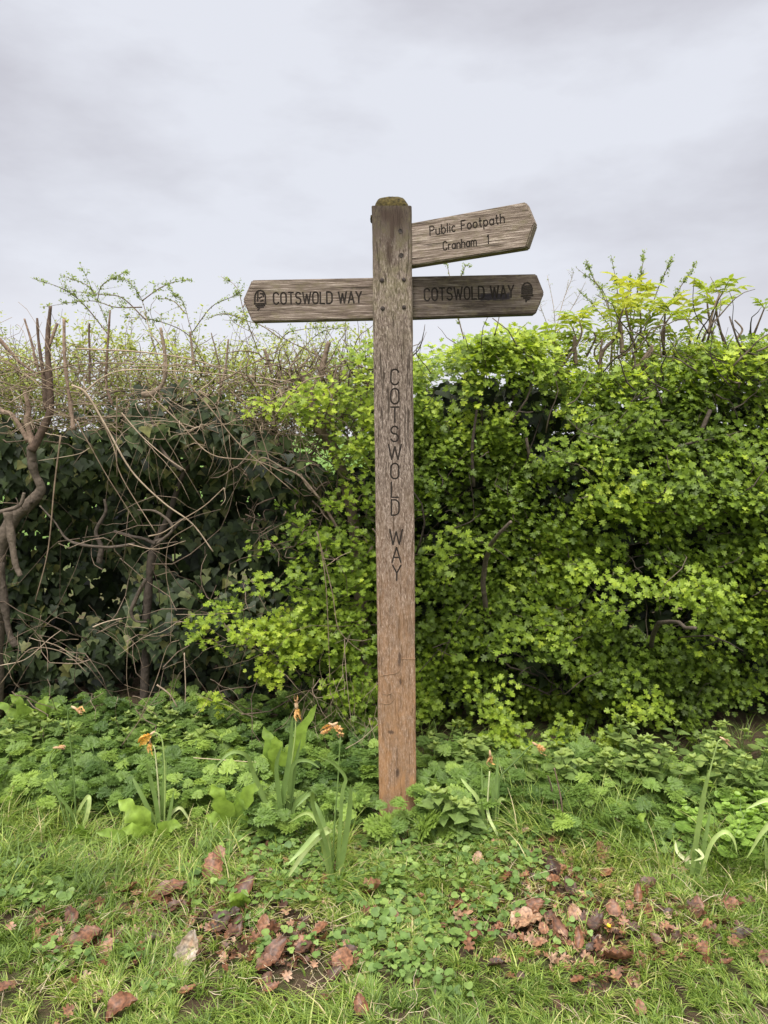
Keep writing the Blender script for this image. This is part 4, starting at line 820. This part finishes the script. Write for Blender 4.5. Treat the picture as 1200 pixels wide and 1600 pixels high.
for k, (px, py, lp, wr, rot, col, curl, lab) in enumerate(LEAFSPOTS):
    g = ground_at(px, py+4); dist = (Vector(g)-CAM).length; ln = lp/F*dist*.72*(.9 if px > 780 else 1)
    spots.append((g.x, g.y, ln))
    nu, nv = 11, 9; V = []; vr = []
    r_ = random.Random(k*7+1); cx1, cx2, cx3 = r_.uniform(-1, 1), r_.uniform(-1, 1), r_.uniform(.5, 1.5)*curl
    for i in range(nu):
        u = i/(nu-1)*2-1
        wdt = wr*.62*ln*max(0, (1-abs(u)**2.2))**.62*(1+.12*math.sin(i*2.7+k))*(1-.25*u)
        for j in range(nv):
            v = j/(nv-1)*2-1; x = v*wdt; y = u*ln/2
            z = cx3*.30*ln*(v*v*.6*(wdt/(wr*.62*ln+1e-6)) + .45*u*u*(1 if cx1 > 0 else -.5)) + .05*ln*math.sin(u*14 + abs(v)*3)*abs(v) + .07*ln*mnoise.noise(Vector((u*2.2+k, v*2.2, k*.7)))
            x += .12*ln*cx2*u*u; x *= (1-.35*curl*.5*abs(v))
            V.append((x, y, z)); vr.append(min(1, max(0, col + .12*mnoise.noise(Vector((u*2, v*2, k*3.))) - .10*(abs(v) < .12))))
    idx = np.arange(nu*nv).reshape(nu, nv); f = np.stack([idx[:-1, :-1], idx[1:, :-1], idx[1:, 1:], idx[:-1, 1:]], -1).reshape(-1, 4)
    me = np_mesh('fallen_leaf', V, [f], vr, True); o = link('fallen_leaf', me, M['fallen'])
    tilt = R(10 + (34 if rot > 60 and lp > 30 else r_.uniform(0, 22)) + (25 if curl > 1 else 0))
    o.rotation_euler = (tilt, R(r_.uniform(-20, 20)), R(rot-90 if rot <= 60 else r_.uniform(-25, 25)))
    o.location = (g.x, g.y, g.z + .022 + .25*ln*math.sin(tilt))
    if lab: tag(o, lab, 'leaf')
    else:
        tone = 'dark brown' if col < .3 else ('pinkish brown' if col > .58 else 'red-brown')
        zone = min((((px-a)/1.6)**2+(py-b)**2, t_) for a, b, t_ in ((340, 1395, 'in the litter below the second daffodil clump'), (320, 1470, 'around the pale grey crumpled leaf'), (140, 1480, 'near the large dark curled leaf at lower left'), (60, 1380, 'in the grass at the left edge'), (200, 1590, 'at the lower left corner of the verge'), (460, 1510, 'around the rim of the bare soil'),
            (520, 1380, 'under the nearest daffodil clump'), (590, 1430, 'near the rolled orange leaf'), (690, 1430, 'in the grass below and right of the post'), (740, 1490, 'near the shiny leaf right of the bare soil'), (860, 1380, 'beside the dark folded leaf on the right'), (900, 1460, 'beside the large pale crumpled leaf'), (975, 1520, 'beside the large curled leaf with a dark hollow'),
            (970, 1370, 'near the upright leaf in the right grass'), (1090, 1440, 'in the grass towards the right edge'), (840, 1310, 'at the foot of the dead stalks'), (30, 1268, 'against the cow parsley at the far left')))[1]
        tag(o, 'small %s dead leaf %s' % (tone, zone), 'leaf', '%s dead leaves %s' % (tone, zone))
SP = np.array(spots)

# ------------------------------------------------------------------ grass
def blades(P, Hh, Wd, lean, leanamt, vary, seg=4):
    n = len(P); t = np.linspace(0, 1, seg+1); ang = lean; dx, dy = np.cos(ang), np.sin(ang)
    side = np.stack([-dy, dx, 0*dx], -1)
    tw = rng.normal(0, .5, n); side = nrm(side + np.stack([dx, dy, 0*dx], -1)*tw[:, None])
    V = np.zeros((n, seg+1, 2, 3)); 
    for i, q in enumerate(t):
        out = leanamt*(q**1.8); z = Hh*(q - .42*np.clip(leanamt/Hh, 0, 1.6)*q**2.6)
        c = P + np.stack([dx*out, dy*out, z], -1); wd = Wd*(1-q**1.6)*.5 + .0002
        V[:, i, 0] = c - side*wd[:, None]; V[:, i, 1] = c + side*wd[:, None]
    b = (np.arange(n)*(seg+1)*2)[:, None]; F_ = []
    for i in range(seg): F_.append(b + np.array([[2*i, 2*i+1, 2*i+3, 2*i+2]]))
    return V.reshape(-1, 3), np.concatenate(F_), np.repeat(vary, (seg+1)*2)
LIT = [(ground_at(a, b), c/480., d) for a, b, c, d in ((340, 1380, 75, .75), (330, 1450, 70, .7), (140, 1480, 60, .6), (205, 1400, 50, .6), (455, 1500, 55, .5), (870, 1385, 60, .7), (930, 1460, 75, .65), (820, 1440, 50, .6), (1085, 1450, 50, .4), (690, 1440, 50, .4), (1165, 1310, 55, .8))]
def lmask(P):
    m = 1.0
    for (c, r, a) in LIT: m = m*(1-a*np.exp(-(((P[:, 0]-c.x)/r)**2+((P[:, 1]-c.y)/(r*1.3))**2)))
    return m
def gmask(P):
    near = np.sqrt((P[:, 0]-SOIL.x)**2/1.5+(P[:, 1]-SOIL.y)**2*1.3); m = np.clip((near-.055)/.07, .03, 1)*lmask(P)
    for (x, y, l) in SP: m = m*np.clip((np.hypot(P[:, 0]-x, P[:, 1]-y+.02)-.22*l)/(.30*l), .12, 1)
    return m
GV, GF, GA, off = [], [], [], 0
def add_grass(n, xr, yr, hh, ww, la, vb, thr=.0, mask=True, seg=4, tuft=.4):
    global off
    P = np.stack([rand(n, *xr), rand(n, *yr), np.zeros(n)], -1)
    # gather blades into tufts
    cell = .05; cid = np.floor(P[:, :2]/cell); cen = (cid+.5+.35*np.sin(cid[:, ::-1]*12.9898+cid*4.1))*cell; P[:, :2] = P[:, :2]*(1-tuft) + cen*tuft
    d = vnoise(P, 3.2)*.3 + vnoise(P, 9)*.35 + vnoise(P, 24)*.35; k = (d > thr)
    if mask: k &= rng.random(n) < gmask(P)
    P = P[k]; d = d[k]; n = len(P); P[:, 2] = gza(P[:, 0], P[:, 1])
    hn = .25 + .9*vnoise(P+7, 2.4) + .5*vnoise(P+21, 8)
    H_ = np.abs(rng.normal(1, .3, n))*hn*(hh[1]-hh[0]) + hh[0]
    lean = 2*math.pi*vnoise(P+3, 5.0)*1.3 + rng.normal(0, .9, n) + 2*math.pi*(rng.random(n) < .25)*rng.random(n)
    v, f, a = blades(P, H_, rand(n, *ww), lean, H_*rand(n, *la), np.clip(vb + .5*(vnoise(P+11, 2.0)-.5) + .4*(vnoise(P+17, 7.0)-.5) + rng.normal(0, .19, n) + .45*(rng.random(n) < .07), 0, 1), seg)
    GV.append(v); GF.append(f+off); GA.append(a); off += len(v)
add_grass(80000, (-1.25, 1.25), (-1.05, -.25), (.016, .045), (.0018, .004), (.3, 1.3), .50, .36)
add_grass(52000, (-1.7, 1.7), (-.45, .15), (.018, .045), (.0018, .004), (.3, 1.3), .46, .40)
add_grass(26000, (-1.3, 1.3), (-1.08, -.1), (.012, .032), (.0016, .003), (.3, 1.4), .5, 0)
add_grass(14000, (-1.9, 1.9), (-1.15, -.05), (.05, .09), (.002, .0042), (.5, 1.4), .5, .56)
add_grass(6000, (-1.8, -.15), (-.5, .10), (.06, .12), (.0022, .0045), (.4, 1.2), .45, .5)
add_grass(5000, (.35, 1.8), (-.35, .2), (.07, .15), (.002, .0036), (.4, 1.2), .45, .5)
add_grass(6000, (-2.2, 2.2), (.05, .6), (.05, .12), (.002, .0036), (.3, 1.2), .3, .4)
add_grass(26000, (-2.9, 2.9), (-3.4, -1.0), (.02, .06), (.002, .004), (.3, 1.3), .48, .2, False, 2)
add_grass(14000, (-2.9, -1.2), (-1.1, .3), (.02, .07), (.002, .004), (.3, 1.3), .45, .2, False, 2)
add_grass(14000, (1.2, 2.9), (-1.1, .3), (.02, .07), (.002, .004), (.3, 1.3), .45, .2, False, 2)
tag(link('grass', np_mesh('grass', np.concatenate(GV), [np.concatenate(GF)], np.concatenate(GA)), M['grass']), 'patchy green verge grass with scattered yellowed blades in front of the hedge', 'grass', kind='stuff')
# small creeping leaves in the turf
Lv = Leaves(); n = 22000; P = np.stack([rand(n, -1.8, 1.9), rand(n, -.85, .28), np.zeros(n)], -1)
d = vnoise(P+5, 2.6)*.6 + vnoise(P+9, 7)*.4 + .12*np.clip((P[:, 0]+.1)*1.5, -1, 1) + .10*np.clip((P[:, 1]+.25)*3, -1, 1)
P = P[(d > .50) & (rng.random(n) < gmask(P))]; P[:, 2] = gza(P[:, 0], P[:, 1]) + rand(len(P), .012, .045); n = len(P)
k3 = rng.random(n) < .45
Lv.add(T_tri, P[k3], rv(k3.sum())*np.array([1, 1, .1]), np.array([0, -.25, 1.])+rv(k3.sum(), .25), rand(k3.sum(), .007, .013), rand(k3.sum(), .2, 1))
Lv.add(T_round, P[~k3], rv((~k3).sum())*np.array([1, 1, .1]), np.array([0, -.3, 1.])+rv((~k3).sum(), .3), rand((~k3).sum(), .014, .028), rand((~k3).sum(), .1, .9))
tag(Lv.build('clover', M['clover']), 'low clover and creeping round leaves mixed into the turf below the post', 'ground cover', kind='stuff')
# dead straw thatch
t = Tubes()
for _ in range(5200):
    x, y = random.uniform(-1.5, 1.6), random.uniform(-1.05, .2)
    if vnoise(np.array([[x, y, 2.]]), 4)[0] < .52: continue
    t.add(wander((x, y, gz(x, y)+random.uniform(.004, .03)), nrm(np.array([random.gauss(0, 1), random.gauss(0, 1), random.gauss(0, .12)])), random.uniform(.02, .09), 4, .2), .0009, .0005, 3)
tag(t.build('dead_grass_stalks', M['straw']), 'dry straw-coloured stalks lying loose in the verge grass', 'straw', kind='stuff')
# leaf crumbs around the litter heaps
Lv = Leaves(); cs = [(300, 1420, 220, 60), (850, 1420, 220, 60), (600, 1400, 300, 80), (340, 1400, 70, 40), (320, 1455, 70, 25), (150, 1480, 50, 40), (860, 1380, 60, 30), (900, 1450, 80, 40), (450, 1490, 60, 18), (950, 1500, 50, 30), (200, 1390, 60, 30), (1100, 1450, 60, 30), (560, 1300, 100, 20), (900, 1310, 80, 12)]
PP = []
for (px, py, rx, ry) in cs:
    for _ in range(150): PP.append(ground_at(px+random.gauss(0, rx), py+random.gauss(0, ry)))
P = np.array(PP); P[:, 2] += rand(len(P), .003, .022); n = len(P)
Lv.add(T_haw, P, rv(n), np.array([0, -.2, 1.])+rv(n, .5), rand(n, .012, .032), rand(n, .2, .85))
tag(Lv.build('leaf_litter', M['fallen']), 'dark broken leaf scraps between the grass tufts under the larger fallen leaves', 'leaf litter', kind='stuff')

# ------------------------------------------------------------------ verge plants
Lv = Leaves(); PP = []
for (x0, x1, y0, y1, c) in ((0, 600, 1085, 1215, 600), (0, 590, 1075, 1110, 180), (0, 330, 1130, 1235, 230), (-200, 0, 1085, 1235, 110), (640, 900, 1150, 1240, 170), (850, 1200, 1160, 1235, 110), (650, 760, 1215, 1262, 46), (1200, 1400, 1150, 1240, 60), (300, 590, 1120, 1225, 120), (0, 600, 1215, 1250, 150), (380, 600, 1230, 1280, 50), (640, 720, 1235, 1275, 14), (820, 1050, 1235, 1285, 26)):
    for _ in range(int(c*1.5)):
        g = ground_at(random.uniform(x0, x1), random.uniform(y0, y1)+45)
        if abs(g.x) < .10 and abs(g.y) < .10: continue
        PP.append((g.x, g.y, g.z + random.uniform(.02, .125)))
P = np.array(PP); n = len(P); ang = rand(n, 0, 2*math.pi); D = np.stack([np.cos(ang), np.sin(ang)*.8-.25, rand(n, -.1, .5)], -1)
for k in range(3): Lv.add(T_frond[k], P[k::3], D[k::3], np.array([0, -.35, 1.])+rv(len(P[k::3]), .2), rand(len(P[k::3]), .04, .085), (.5+.9*(vnoise(P[k::3], 6)-.5)+rng.normal(0, .2, len(P[k::3]))).clip(0, 1))
cow_l = Lv.build('cow_parsley', M['cow']); tag(cow_l, 'ferny cow parsley leaves carpeting the foot of the hedge', 'cow parsley', kind='stuff')
def plant_proto(T, matk, nn, hgt, ls, seed, wide=.06, droop=0.):
    """one upright plant with opposite leaf pairs; returns (stem mesh, leaf mesh)"""
    r = np.random.default_rng(seed); t = Tubes(); Lq = Leaves()
    c = wander((0, 0, -.01), (0, 0, 1), hgt, 6, .07); t.add(c, .0022, .0012, 5)
    for i in range(nn):
        q = (i+1)/nn; z = .25+.75*q; k = z*(len(c)-1); p = c[int(k)]*(1-k % 1)+c[min(int(k)+1, len(c)-1)]*(k % 1); a0 = i*math.pi/2 + r.normal(0, .2)
        s = ls*(1.0-.45*max(0, q-.45)/.55)
        for sgn in (0, math.pi):
            a = a0+sgn+r.normal(0, .15); dd = np.array([math.cos(a), math.sin(a), .15+.5*q - droop]); pp = p+nrm(dd)*wide*(1.05-q)*.6
            t.add(np.array([p, pp]), .0011, .0009, 4); Lq.add(T, pp[None], dd[None]*np.array([1, 1, .45]), np.array([[dd[0]*-.25, dd[1]*-.25-.25, 1.]]), np.array([s*r.uniform(.85, 1.1)]), np.array([np.clip(.35+.5*q+r.normal(0, .1), 0, 1)]))
    for a in range(4): Lq.add(T, c[-1][None], np.array([[math.cos(a*1.6), math.sin(a*1.6), 1.3]]), np.array([[-math.cos(a*1.6), -.5-math.sin(a*1.6), 1]]), np.array([ls*.4]), np.array([.95]))
    sm = np_mesh('stem', np.concatenate(t.V), [np.concatenate([f for f in t.F if f.shape[1] == 4])], np.concatenate(t.a), True); sm.materials.append(M['cow'])
    lm = np_mesh('leaves', np.concatenate(Lq.V), [np.concatenate(v) for v in Lq.F.values()], np.concatenate(Lq.a)); lm.materials.append(M[matk])
    return sm, lm
def scatter(name, protos, regs, label, cat, group, smin=.8, smax=1.2):
    for (x0, x1, y0, y1, c, lift) in regs:
        for _ in range(c):
            g = ground_at(random.uniform(x0, x1), random.uniform(y0, y1)+lift)
            if abs(g.x) < .10 and abs(g.y) < .12: g.x += .2
            e = empty(name, g, label, cat, group); e.rotation_euler = (random.gauss(0, .12), random.gauss(0, .12), random.uniform(0, 6.28)); s = random.uniform(smin, smax); e.scale = (s, s, s)
            for me in random.choice(protos):
                o = bpy.data.objects.new(me.name.split('.')[0], me); COL.objects.link(o); o.parent = e
net = [plant_proto(T_heart, 'nettle', 5, .15, .052, s) for s in range(4)]
for rg_, lb in (((225, 320, 1110, 1165, 15, 50), 'behind the second daffodil clump, under the ivy'), ((-10, 90, 1110, 1150, 9, 50), 'in the far left corner beside the leafy dock'), ((90, 215, 1110, 1160, 8, 50), 'behind the leftmost daffodil clump'),
                ((655, 770, 1140, 1185, 15, 50), 'in the shade just right of the post'), ((690, 745, 1268, 1290, 6, 30), 'in front of the daffodils right of the post')):
    scatter('nettle', net, [rg_], 'young toothed nettle '+lb, 'nettle', 'nettles '+lb.split(',')[0])
arc_ = [plant_proto(T_heart, 'nettle', 4, .18, .054, s+9) for s in range(4)]
arc_ += [plant_proto(T_round, 'nettle', 4, .17, .048, s+40, .06) for s in range(3)]
for rg_, lb in (((1085, 1200, 1110, 1190, 26, 80), 'behind the tall headless daffodil stem at the right'), ((900, 1060, 1140, 1200, 18, 60), 'at the hedge foot left of the headless daffodil'), ((800, 900, 1140, 1210, 12, 60), 'at the hedge foot behind the dead stalks'), ((1200, 1350, 1110, 1200, 14, 80), 'beyond the right edge of the verge')):
    scatter('dead_nettle', arc_, [rg_], 'broad heart-leaved plant '+lb, 'plant', 'heart-leaved plants '+lb)
rnd = [plant_proto(T_round, 'mint', 3, .10, .048, s+20, .05) for s in range(3)]
for rg_, lb in (((1125, 1205, 1255, 1350, 26, 12), 'between the headless daffodil and the right edge'), ((1060, 1110, 1280, 1320, 5, 10), 'around the foot of the headless daffodil'), ((1205, 1330, 1260, 1360, 16, 12), 'past the rightmost daffodil leaves')):
    scatter('round_leaved_plant', rnd, [rg_], 'pale yellow-green round-leaved plant '+lb, 'plant', 'round-leaved plants '+lb)
# leafy rosettes: docks and a lone fern-like leaf at the post
def strip(pts, w, seg_w=3, fold=.15, wav=0., seed=0, twist=0., nrm_hint=(0, -1, .35), tip=1.6, base=.5):
    """curved leaf surface along a centre line"""
    c = crom(pts, 5); m = len(c); T = nrm(np.gradient(c, axis=0)); hint = np.array(nrm_hint, float); V = []
    for i in range(m):
        q = i/(m-1); side = nrm(np.cross(T[i], hint)); up_ = np.cross(side, T[i]); a = twist*q; side, up_ = side*math.cos(a)+up_*math.sin(a), up_*math.cos(a)-side*math.sin(a)
        ww = w*min(1, base+(1-base)*q*4)*max(.04, (1-q**tip)**.7)
        for j in range(seg_w+1):
            v = j/seg_w*2-1; V.append(c[i]+side*(v*ww/2*(1+wav*.3*math.sin(i*1.9+seed+v))) + up_*(fold*ww*abs(v)*.5 + wav*ww*.12*math.sin(i*2.1+v*2+seed)))
    idx = np.arange(m*(seg_w+1)).reshape(m, seg_w+1); return np.array(V), np.stack([idx[:-1, :-1], idx[1:, :-1], idx[1:, 1:], idx[:-1, 1:]], -1).reshape(-1, 4)
def leaf_obj(name, pts, w, mat, parent, vary, **k):
    V, f = strip(pts, w, **k); o = link(name, np_mesh(name, V, [f], np.full(len(V), vary)+rng.normal(0, .02, len(V)), True), mat, parent); return o
def dock(base, leaves, label):
    g = ground_at(*base); e = empty('dock_plant', g, label, 'dock')
    for (tipx, tipy, w, lift) in leaves:
        d = g.y - random.uniform(-.02, .06); tp = at(tipx, tipy, d); mid = (g+tp)/2 + Vector((0, -.02, lift))
        leaf_obj('leaf', [g, mid, tp], w, M['dock'], e, random.uniform(.3, 1), seg_w=4, fold=.12, wav=1., seed=random.random()*6, tip=2.2, base=.25)
dock((245, 1320), [(185, 1250, .075, .04), (230, 1350, .06, .03), (190, 1295, .05, .03), (150, 1300, .05, .02), (285, 1290, .05, .04), (205, 1330, .045, .01)], 'broad-leaved dock with wavy leaves around the second daffodil clump')
dock((365, 1305), [(330, 1225, .06, .04), (395, 1245, .075, .05), (350, 1260, .06, .04), (410, 1220, .05, .05), (320, 1275, .05, .03), (360, 1340, .05, .02)], 'broad-leaved dock with an eaten leaf between two daffodil clumps')
dock((135, 1322), [(130, 1290, .05, .03), (150, 1340, .05, .02), (100, 1330, .04, .02)], 'small dock rosette under the leftmost daffodil clump')
dock((60, 1150), [(15, 1085, .05, .05), (35, 1100, .05, .04), (-10, 1095, .05, .03), (78, 1088, .05, .05), (95, 1100, .05, .05)], 'leafy dock with pointed leaves against the ivy at the far left')
dock((440, 1245), [(412, 1135, .06, .05), (430, 1150, .07, .05), (495, 1100, .05, .05), (470, 1150, .05, .05)], 'tall broad-leaved dock behind the centre-left daffodils')
dock((380, 1420), [(358, 1398, .045, .02), (400, 1440, .04, .01), (385, 1390, .04, .02)], 'tiny dock seedling beside the left litter heap')
dock((980, 1310), [(1010, 1270, .03, .03), (960, 1285, .03, .02), (1000, 1300, .03, .02)], 'narrow-leaved dock in the grass left of the right-hand daffodil')
g = ground_at(640, 1312); e = empty('young_cow_parsley', g, 'single ferny plant pressed against the front foot of the post', 'plant'); Lv = Leaves()
for k, (a, s) in enumerate(((-.9, .14), (0.2, .13), (.9, .12), (-.3, .10))):
    Lv.add(T_frond[k % 3], np.array([[g.x-.01+.03*k, g.y-.02, g.z+.035]]), np.array([[math.sin(a), -.35, .45]]), np.array([[0, -.6, 1.]]), np.array([s]), np.array([.8]))
Lv.build('foliage', M['cow'], e)

# ------------------------------------------------------------------ daffodils gone over
def flower(parent, px, py, Y, dirn, col, size=.045):
    size *= .96
    """withered trumpet: limp crumpled petals hanging from a papery sheath"""
    c = at(px, py, Y); Lq = []; e_d = nrm(np.array(dirn, float)); k = 5; V = []; Fc = []; A_ = []; off_ = 0
    for i in range(k):
        a = i*6.283/k+.3; side = nrm(np.cross(e_d, np.array([math.cos(a), math.sin(a), .3]))); p0 = np.array(c); out = side*.35
        pts = [p0, p0+(e_d*.35+out*.28)*size, p0+(e_d*.7+out*.5)*size+rv(1, .003)[0], p0+(e_d*1.05+out*(.2+.5*random.random()))*size*random.uniform(.8, 1.25) + rv(1, .004)[0]]
        v, f = strip(pts, size*.30, seg_w=3, fold=.5, wav=1.6, seed=i*1.7, twist=random.uniform(-1.6, 1.6), nrm_hint=tuple(side), tip=2.5, base=.4)
        V.append(v); Fc.append(f+off_); off_ += len(v); A_.append(np.full(len(v), min(1, max(0, col+random.gauss(0, .2)))))
    link('withered_flower', np_mesh('withered_flower', np.concatenate(V), [np.concatenate(Fc)], np.concatenate(A_), True), M['petal'], parent)
    t = Tubes(); cc = np.array(c); t.add(np.array([cc-e_d*.016, cc-e_d*.006, cc+e_d*.006]), np.array([.002, .0042, .003]), 0, 7, .1); o = t.build('sheath', M['sheath'], parent)
def daff(base, leaves, stems, flowers, label, Yoff=0.):
    g = ground_at(*base); e = empty('daffodil', g, label, 'daffodil', None)
    for (pl, w, vary) in leaves:
        q = random.uniform(-.025, .02); pts = [at(x, y, g.y + q*(1+i) ) for i, (x, y) in enumerate(pl)]
        leaf_obj('leaf', pts, w*1.12, M['daf'], e, vary, seg_w=2, fold=.35, tip=4., base=.8, twist=random.uniform(-.5, .5))
    for pl in stems:
        t = Tubes(); t.add(crom([at(x, y, g.y-.005) for x, y in pl], 5), .0028, .0022, 6); t.V = t.V; s = t.build('stem', M['daf'], e)
    for f in flowers: flower(e, *f[:2], g.y-.005, f[2], f[3], f[4] if len(f) > 4 else .045)
dv = (0.3, -.1, -1)
daff((118, 1312), [([(120, 1305), (112, 1270), (85, 1235), (72, 1220)], .010, .4), ([(122, 1310), (136, 1275), (140, 1250), (136, 1246), (122, 1270), (106, 1316)], .012, .82), ([(125, 1310), (133, 1280), (135, 1250)], .010, .4), ([(115, 1305), (108, 1280), (100, 1250)], .008, .4)],
     [[(118, 1310), (117, 1240), (111, 1170), (106, 1120), (108, 1108), (114, 1106)], [(110, 1310), (100, 1275), (85, 1225), (78, 1190), (80, 1180), (86, 1172)]],
     [(118, 1107, (1, -.1, -.5), .35, .030), (90, 1168, (1, -.1, .1), .1, .026)], 'leftmost daffodil clump with two brown drooping seed heads')
daff((253, 1312), [([(248, 1308), (235, 1270), (215, 1230), (207, 1215)], .013, .45), ([(250, 1310), (245, 1260), (235, 1215), (229, 1192)], .013, .4), ([(254, 1310), (254, 1260), (257, 1215), (260, 1185)], .013, .5), ([(258, 1310), (266, 1270), (272, 1235)], .012, .45), ([(260, 1308), (262, 1280), (280, 1262), (292, 1275), (303, 1295)], .009, .9), ([(250, 1310), (240, 1280), (222, 1262)], .01, .5)],
     [[(250, 1310), (248, 1240), (243, 1180), (240, 1165)], [(256, 1310), (258, 1220), (254, 1160), (246, 1146), (238, 1146)]],
     [(236, 1147, (-.7, -.1, -.5), .85, .052), (234, 1160, (.05, -.1, -1), .7, .034)], 'daffodil clump with one bright orange withered double head')
daff((440, 1305), [([(437, 1300), (443, 1240), (453, 1180), (457, 1118)], .016, .3), ([(445, 1302), (455, 1240), (460, 1200), (470, 1155)], .014, .35), ([(430, 1300), (412, 1245), (395, 1205), (385, 1180), (360, 1176), (333, 1202)], .012, .55), ([(433, 1300), (420, 1265), (405, 1235), (398, 1210)], .012, .4), ([(447, 1300), (452, 1240), (458, 1195), (480, 1188), (500, 1200)], .012, .5), ([(440, 1300), (438, 1260), (432, 1200), (440, 1165)], .014, .35), ([(450, 1300), (462, 1255), (482, 1235)], .011, .45), ([(436, 1302), (428, 1270), (410, 1255)], .01, .5)],
     [[(444, 1305), (452, 1220), (461, 1150), (462, 1112)]], [(463, 1106, (.25, -.1, -1), .65, .036), (464, 1100, (-.1, 0, .9), .2, .022)], 'tallest daffodil clump, dark upright leaves and an orange head just left of the post')
daff((522, 1375), [([(520, 1370), (512, 1310), (498, 1268), (485, 1245)], .013, .4), ([(518, 1372), (512, 1320), (500, 1290), (480, 1270), (450, 1286)], .011, .75), ([(516, 1370), (508, 1310), (512, 1296), (480, 1325), (445, 1378)], .020, .85), ([(515, 1370), (505, 1315), (498, 1300), (470, 1330), (450, 1350)], .014, .6), ([(530, 1370), (540, 1310), (547, 1260), (548, 1225)], .015, .45), ([(525, 1372), (530, 1320), (535, 1240), (540, 1215), (520, 1192), (498, 1183)], .010, .5), ([(520, 1370), (510, 1320), (490, 1262), (488, 1240), (478, 1245), (462, 1262)], .011, .5)],
     [[(520, 1375), (522, 1300), (528, 1220), (532, 1150)]], [(520, 1133, (-.8, -.1, -.4), .6, .040), (521, 1134, (.6, -.1, -.3), .6, .034), (531, 1142, (0, 0, -1), .05, .02)], 'nearest daffodil clump with pale bent leaves and a shrivelled orange head beside the post')
daff((768, 1300), [([(757, 1298), (748, 1252), (730, 1228), (720, 1216)], .011, .75), ([(757, 1298), (754, 1250), (752, 1190)], .006, .5), ([(772, 1298), (775, 1240), (778, 1180)], .012, .35), ([(775, 1295), (777, 1262), (782, 1248), (790, 1250)], .012, .75), ([(760, 1260), (765, 1280), (775, 1300), (792, 1342)], .009, .85), ([(775, 1282), (783, 1290), (789, 1315), (794, 1345)], .013, .88), ([(768, 1300), (764, 1260), (760, 1230)], .010, .35), ([(772, 1300), (770, 1250), (768, 1220)], .010, .35), ([(762, 1300), (755, 1270), (752, 1250)], .010, .4)],
     [[(761, 1300), (762, 1250), (765, 1205)], [(776, 1295), (779, 1240), (783, 1213), (805, 1190), (826, 1168), (833, 1164)]], [(766, 1180, (.1, -.1, -1), .35, .032), (838, 1164, (.9, -.1, -.6), .35, .034)], 'daffodil clump right of the post with one kinked stem')
daff((1085, 1375), [([(1080, 1370), (1088, 1310), (1098, 1250), (1108, 1202)], .014, .6), ([(1092, 1372), (1100, 1320), (1110, 1265)], .013, .5), ([(1085, 1350), (1070, 1342), (1058, 1330), (1055, 1312)], .010, .95), ([(1078, 1340), (1085, 1325), (1098, 1338), (1084, 1345)], .009, .9), ([(1095, 1370), (1110, 1320), (1130, 1300), (1145, 1310), (1152, 1335)], .011, .8), ([(1078, 1372), (1072, 1345), (1074, 1330)], .014, .45), ([(1090, 1372), (1088, 1345), (1083, 1330)], .014, .45), ([(1070, 1345), (1080, 1338), (1092, 1348), (1094, 1350)], .008, 1.)],
     [[(1083, 1375), (1092, 1300), (1106, 1220), (1120, 1165), (1126, 1156), (1131, 1155)]], [(1132, 1156, (.8, 0, -.5), .05, .018)], 'daffodil clump at the right with one tall headless stem and crumpled white leaves')
daff((1215, 1375), [([(1205, 1370), (1198, 1340), (1196, 1310)], .012, .6), ([(1222, 1370), (1210, 1290), (1190, 1300), (1166, 1342)], .017, .8), ([(1220, 1370), (1225, 1270), (1200, 1250), (1166, 1264)], .013, .8), ([(1215, 1372), (1198, 1340), (1199, 1400)], .013, .9), ([(1230, 1372), (1235, 1290), (1240, 1230)], .014, .5)], [], [], 'rightmost daffodil leaves arching in from the edge of the view')
# tiny yellow flowers in the turf
for (px, py, lab) in ((556, 1394, 'tiny yellow flower touching the tip of the rolled orange leaf'), (606, 1440, 'tiny yellow flower alone in the grass below the post'), (952, 1448, 'tiny yellow flower among the brown leaves at the right')):
    g = ground_at(px, py+14); e = empty('yellow_flower', g, lab, 'flower'); top = at(px, py, g.y); t = Tubes(); t.add(np.array([g, (g+top)/2+Vector((.003, 0, 0)), top]), .0009, .0008, 4); t.build('stem', M['cow'], e)
    Lq = Leaves(); a = np.arange(7)*.9; Lq.add(T_small, np.repeat(np.array(top)[None], 7, 0), np.stack([np.cos(a), np.sin(a)*.6-.2, .5+0*a], -1), np.array([0, -.6, .8])+np.zeros((7, 3)), .009, rand(7)); Lq.build('petals', M['yellow'], e)
# dead stalks right of the post
for (pl, lab) in (([(880, 1300), (878, 1260), (872, 1225), (866, 1200)], 'taller reddish dead stalk standing in the verge right of the daffodils'), ([(866, 1285), (864, 1245), (858, 1218), (855, 1212)], 'shorter dead stalk leaning beside the taller reddish one')):
    g = ground_at(pl[0][0], pl[0][1]+8); t = Tubes(); t.add(crom([g]+[at(x, y, g.y) for x, y in pl[1:]]), .003, .002, 6, .1); tag(t.build('dead_stalk', M['redbark']), lab, 'stalk')
t = Tubes(); t.add(crom([at(x, y, .16) for x, y in ((302, 1184), (370, 1189), (440, 1195), (485, 1210))]), .0016, .001, 5); tag(t.build('dry_straw', M['straw']), 'long dry straw lying level across the plants behind the tall daffodil clump', 'straw')
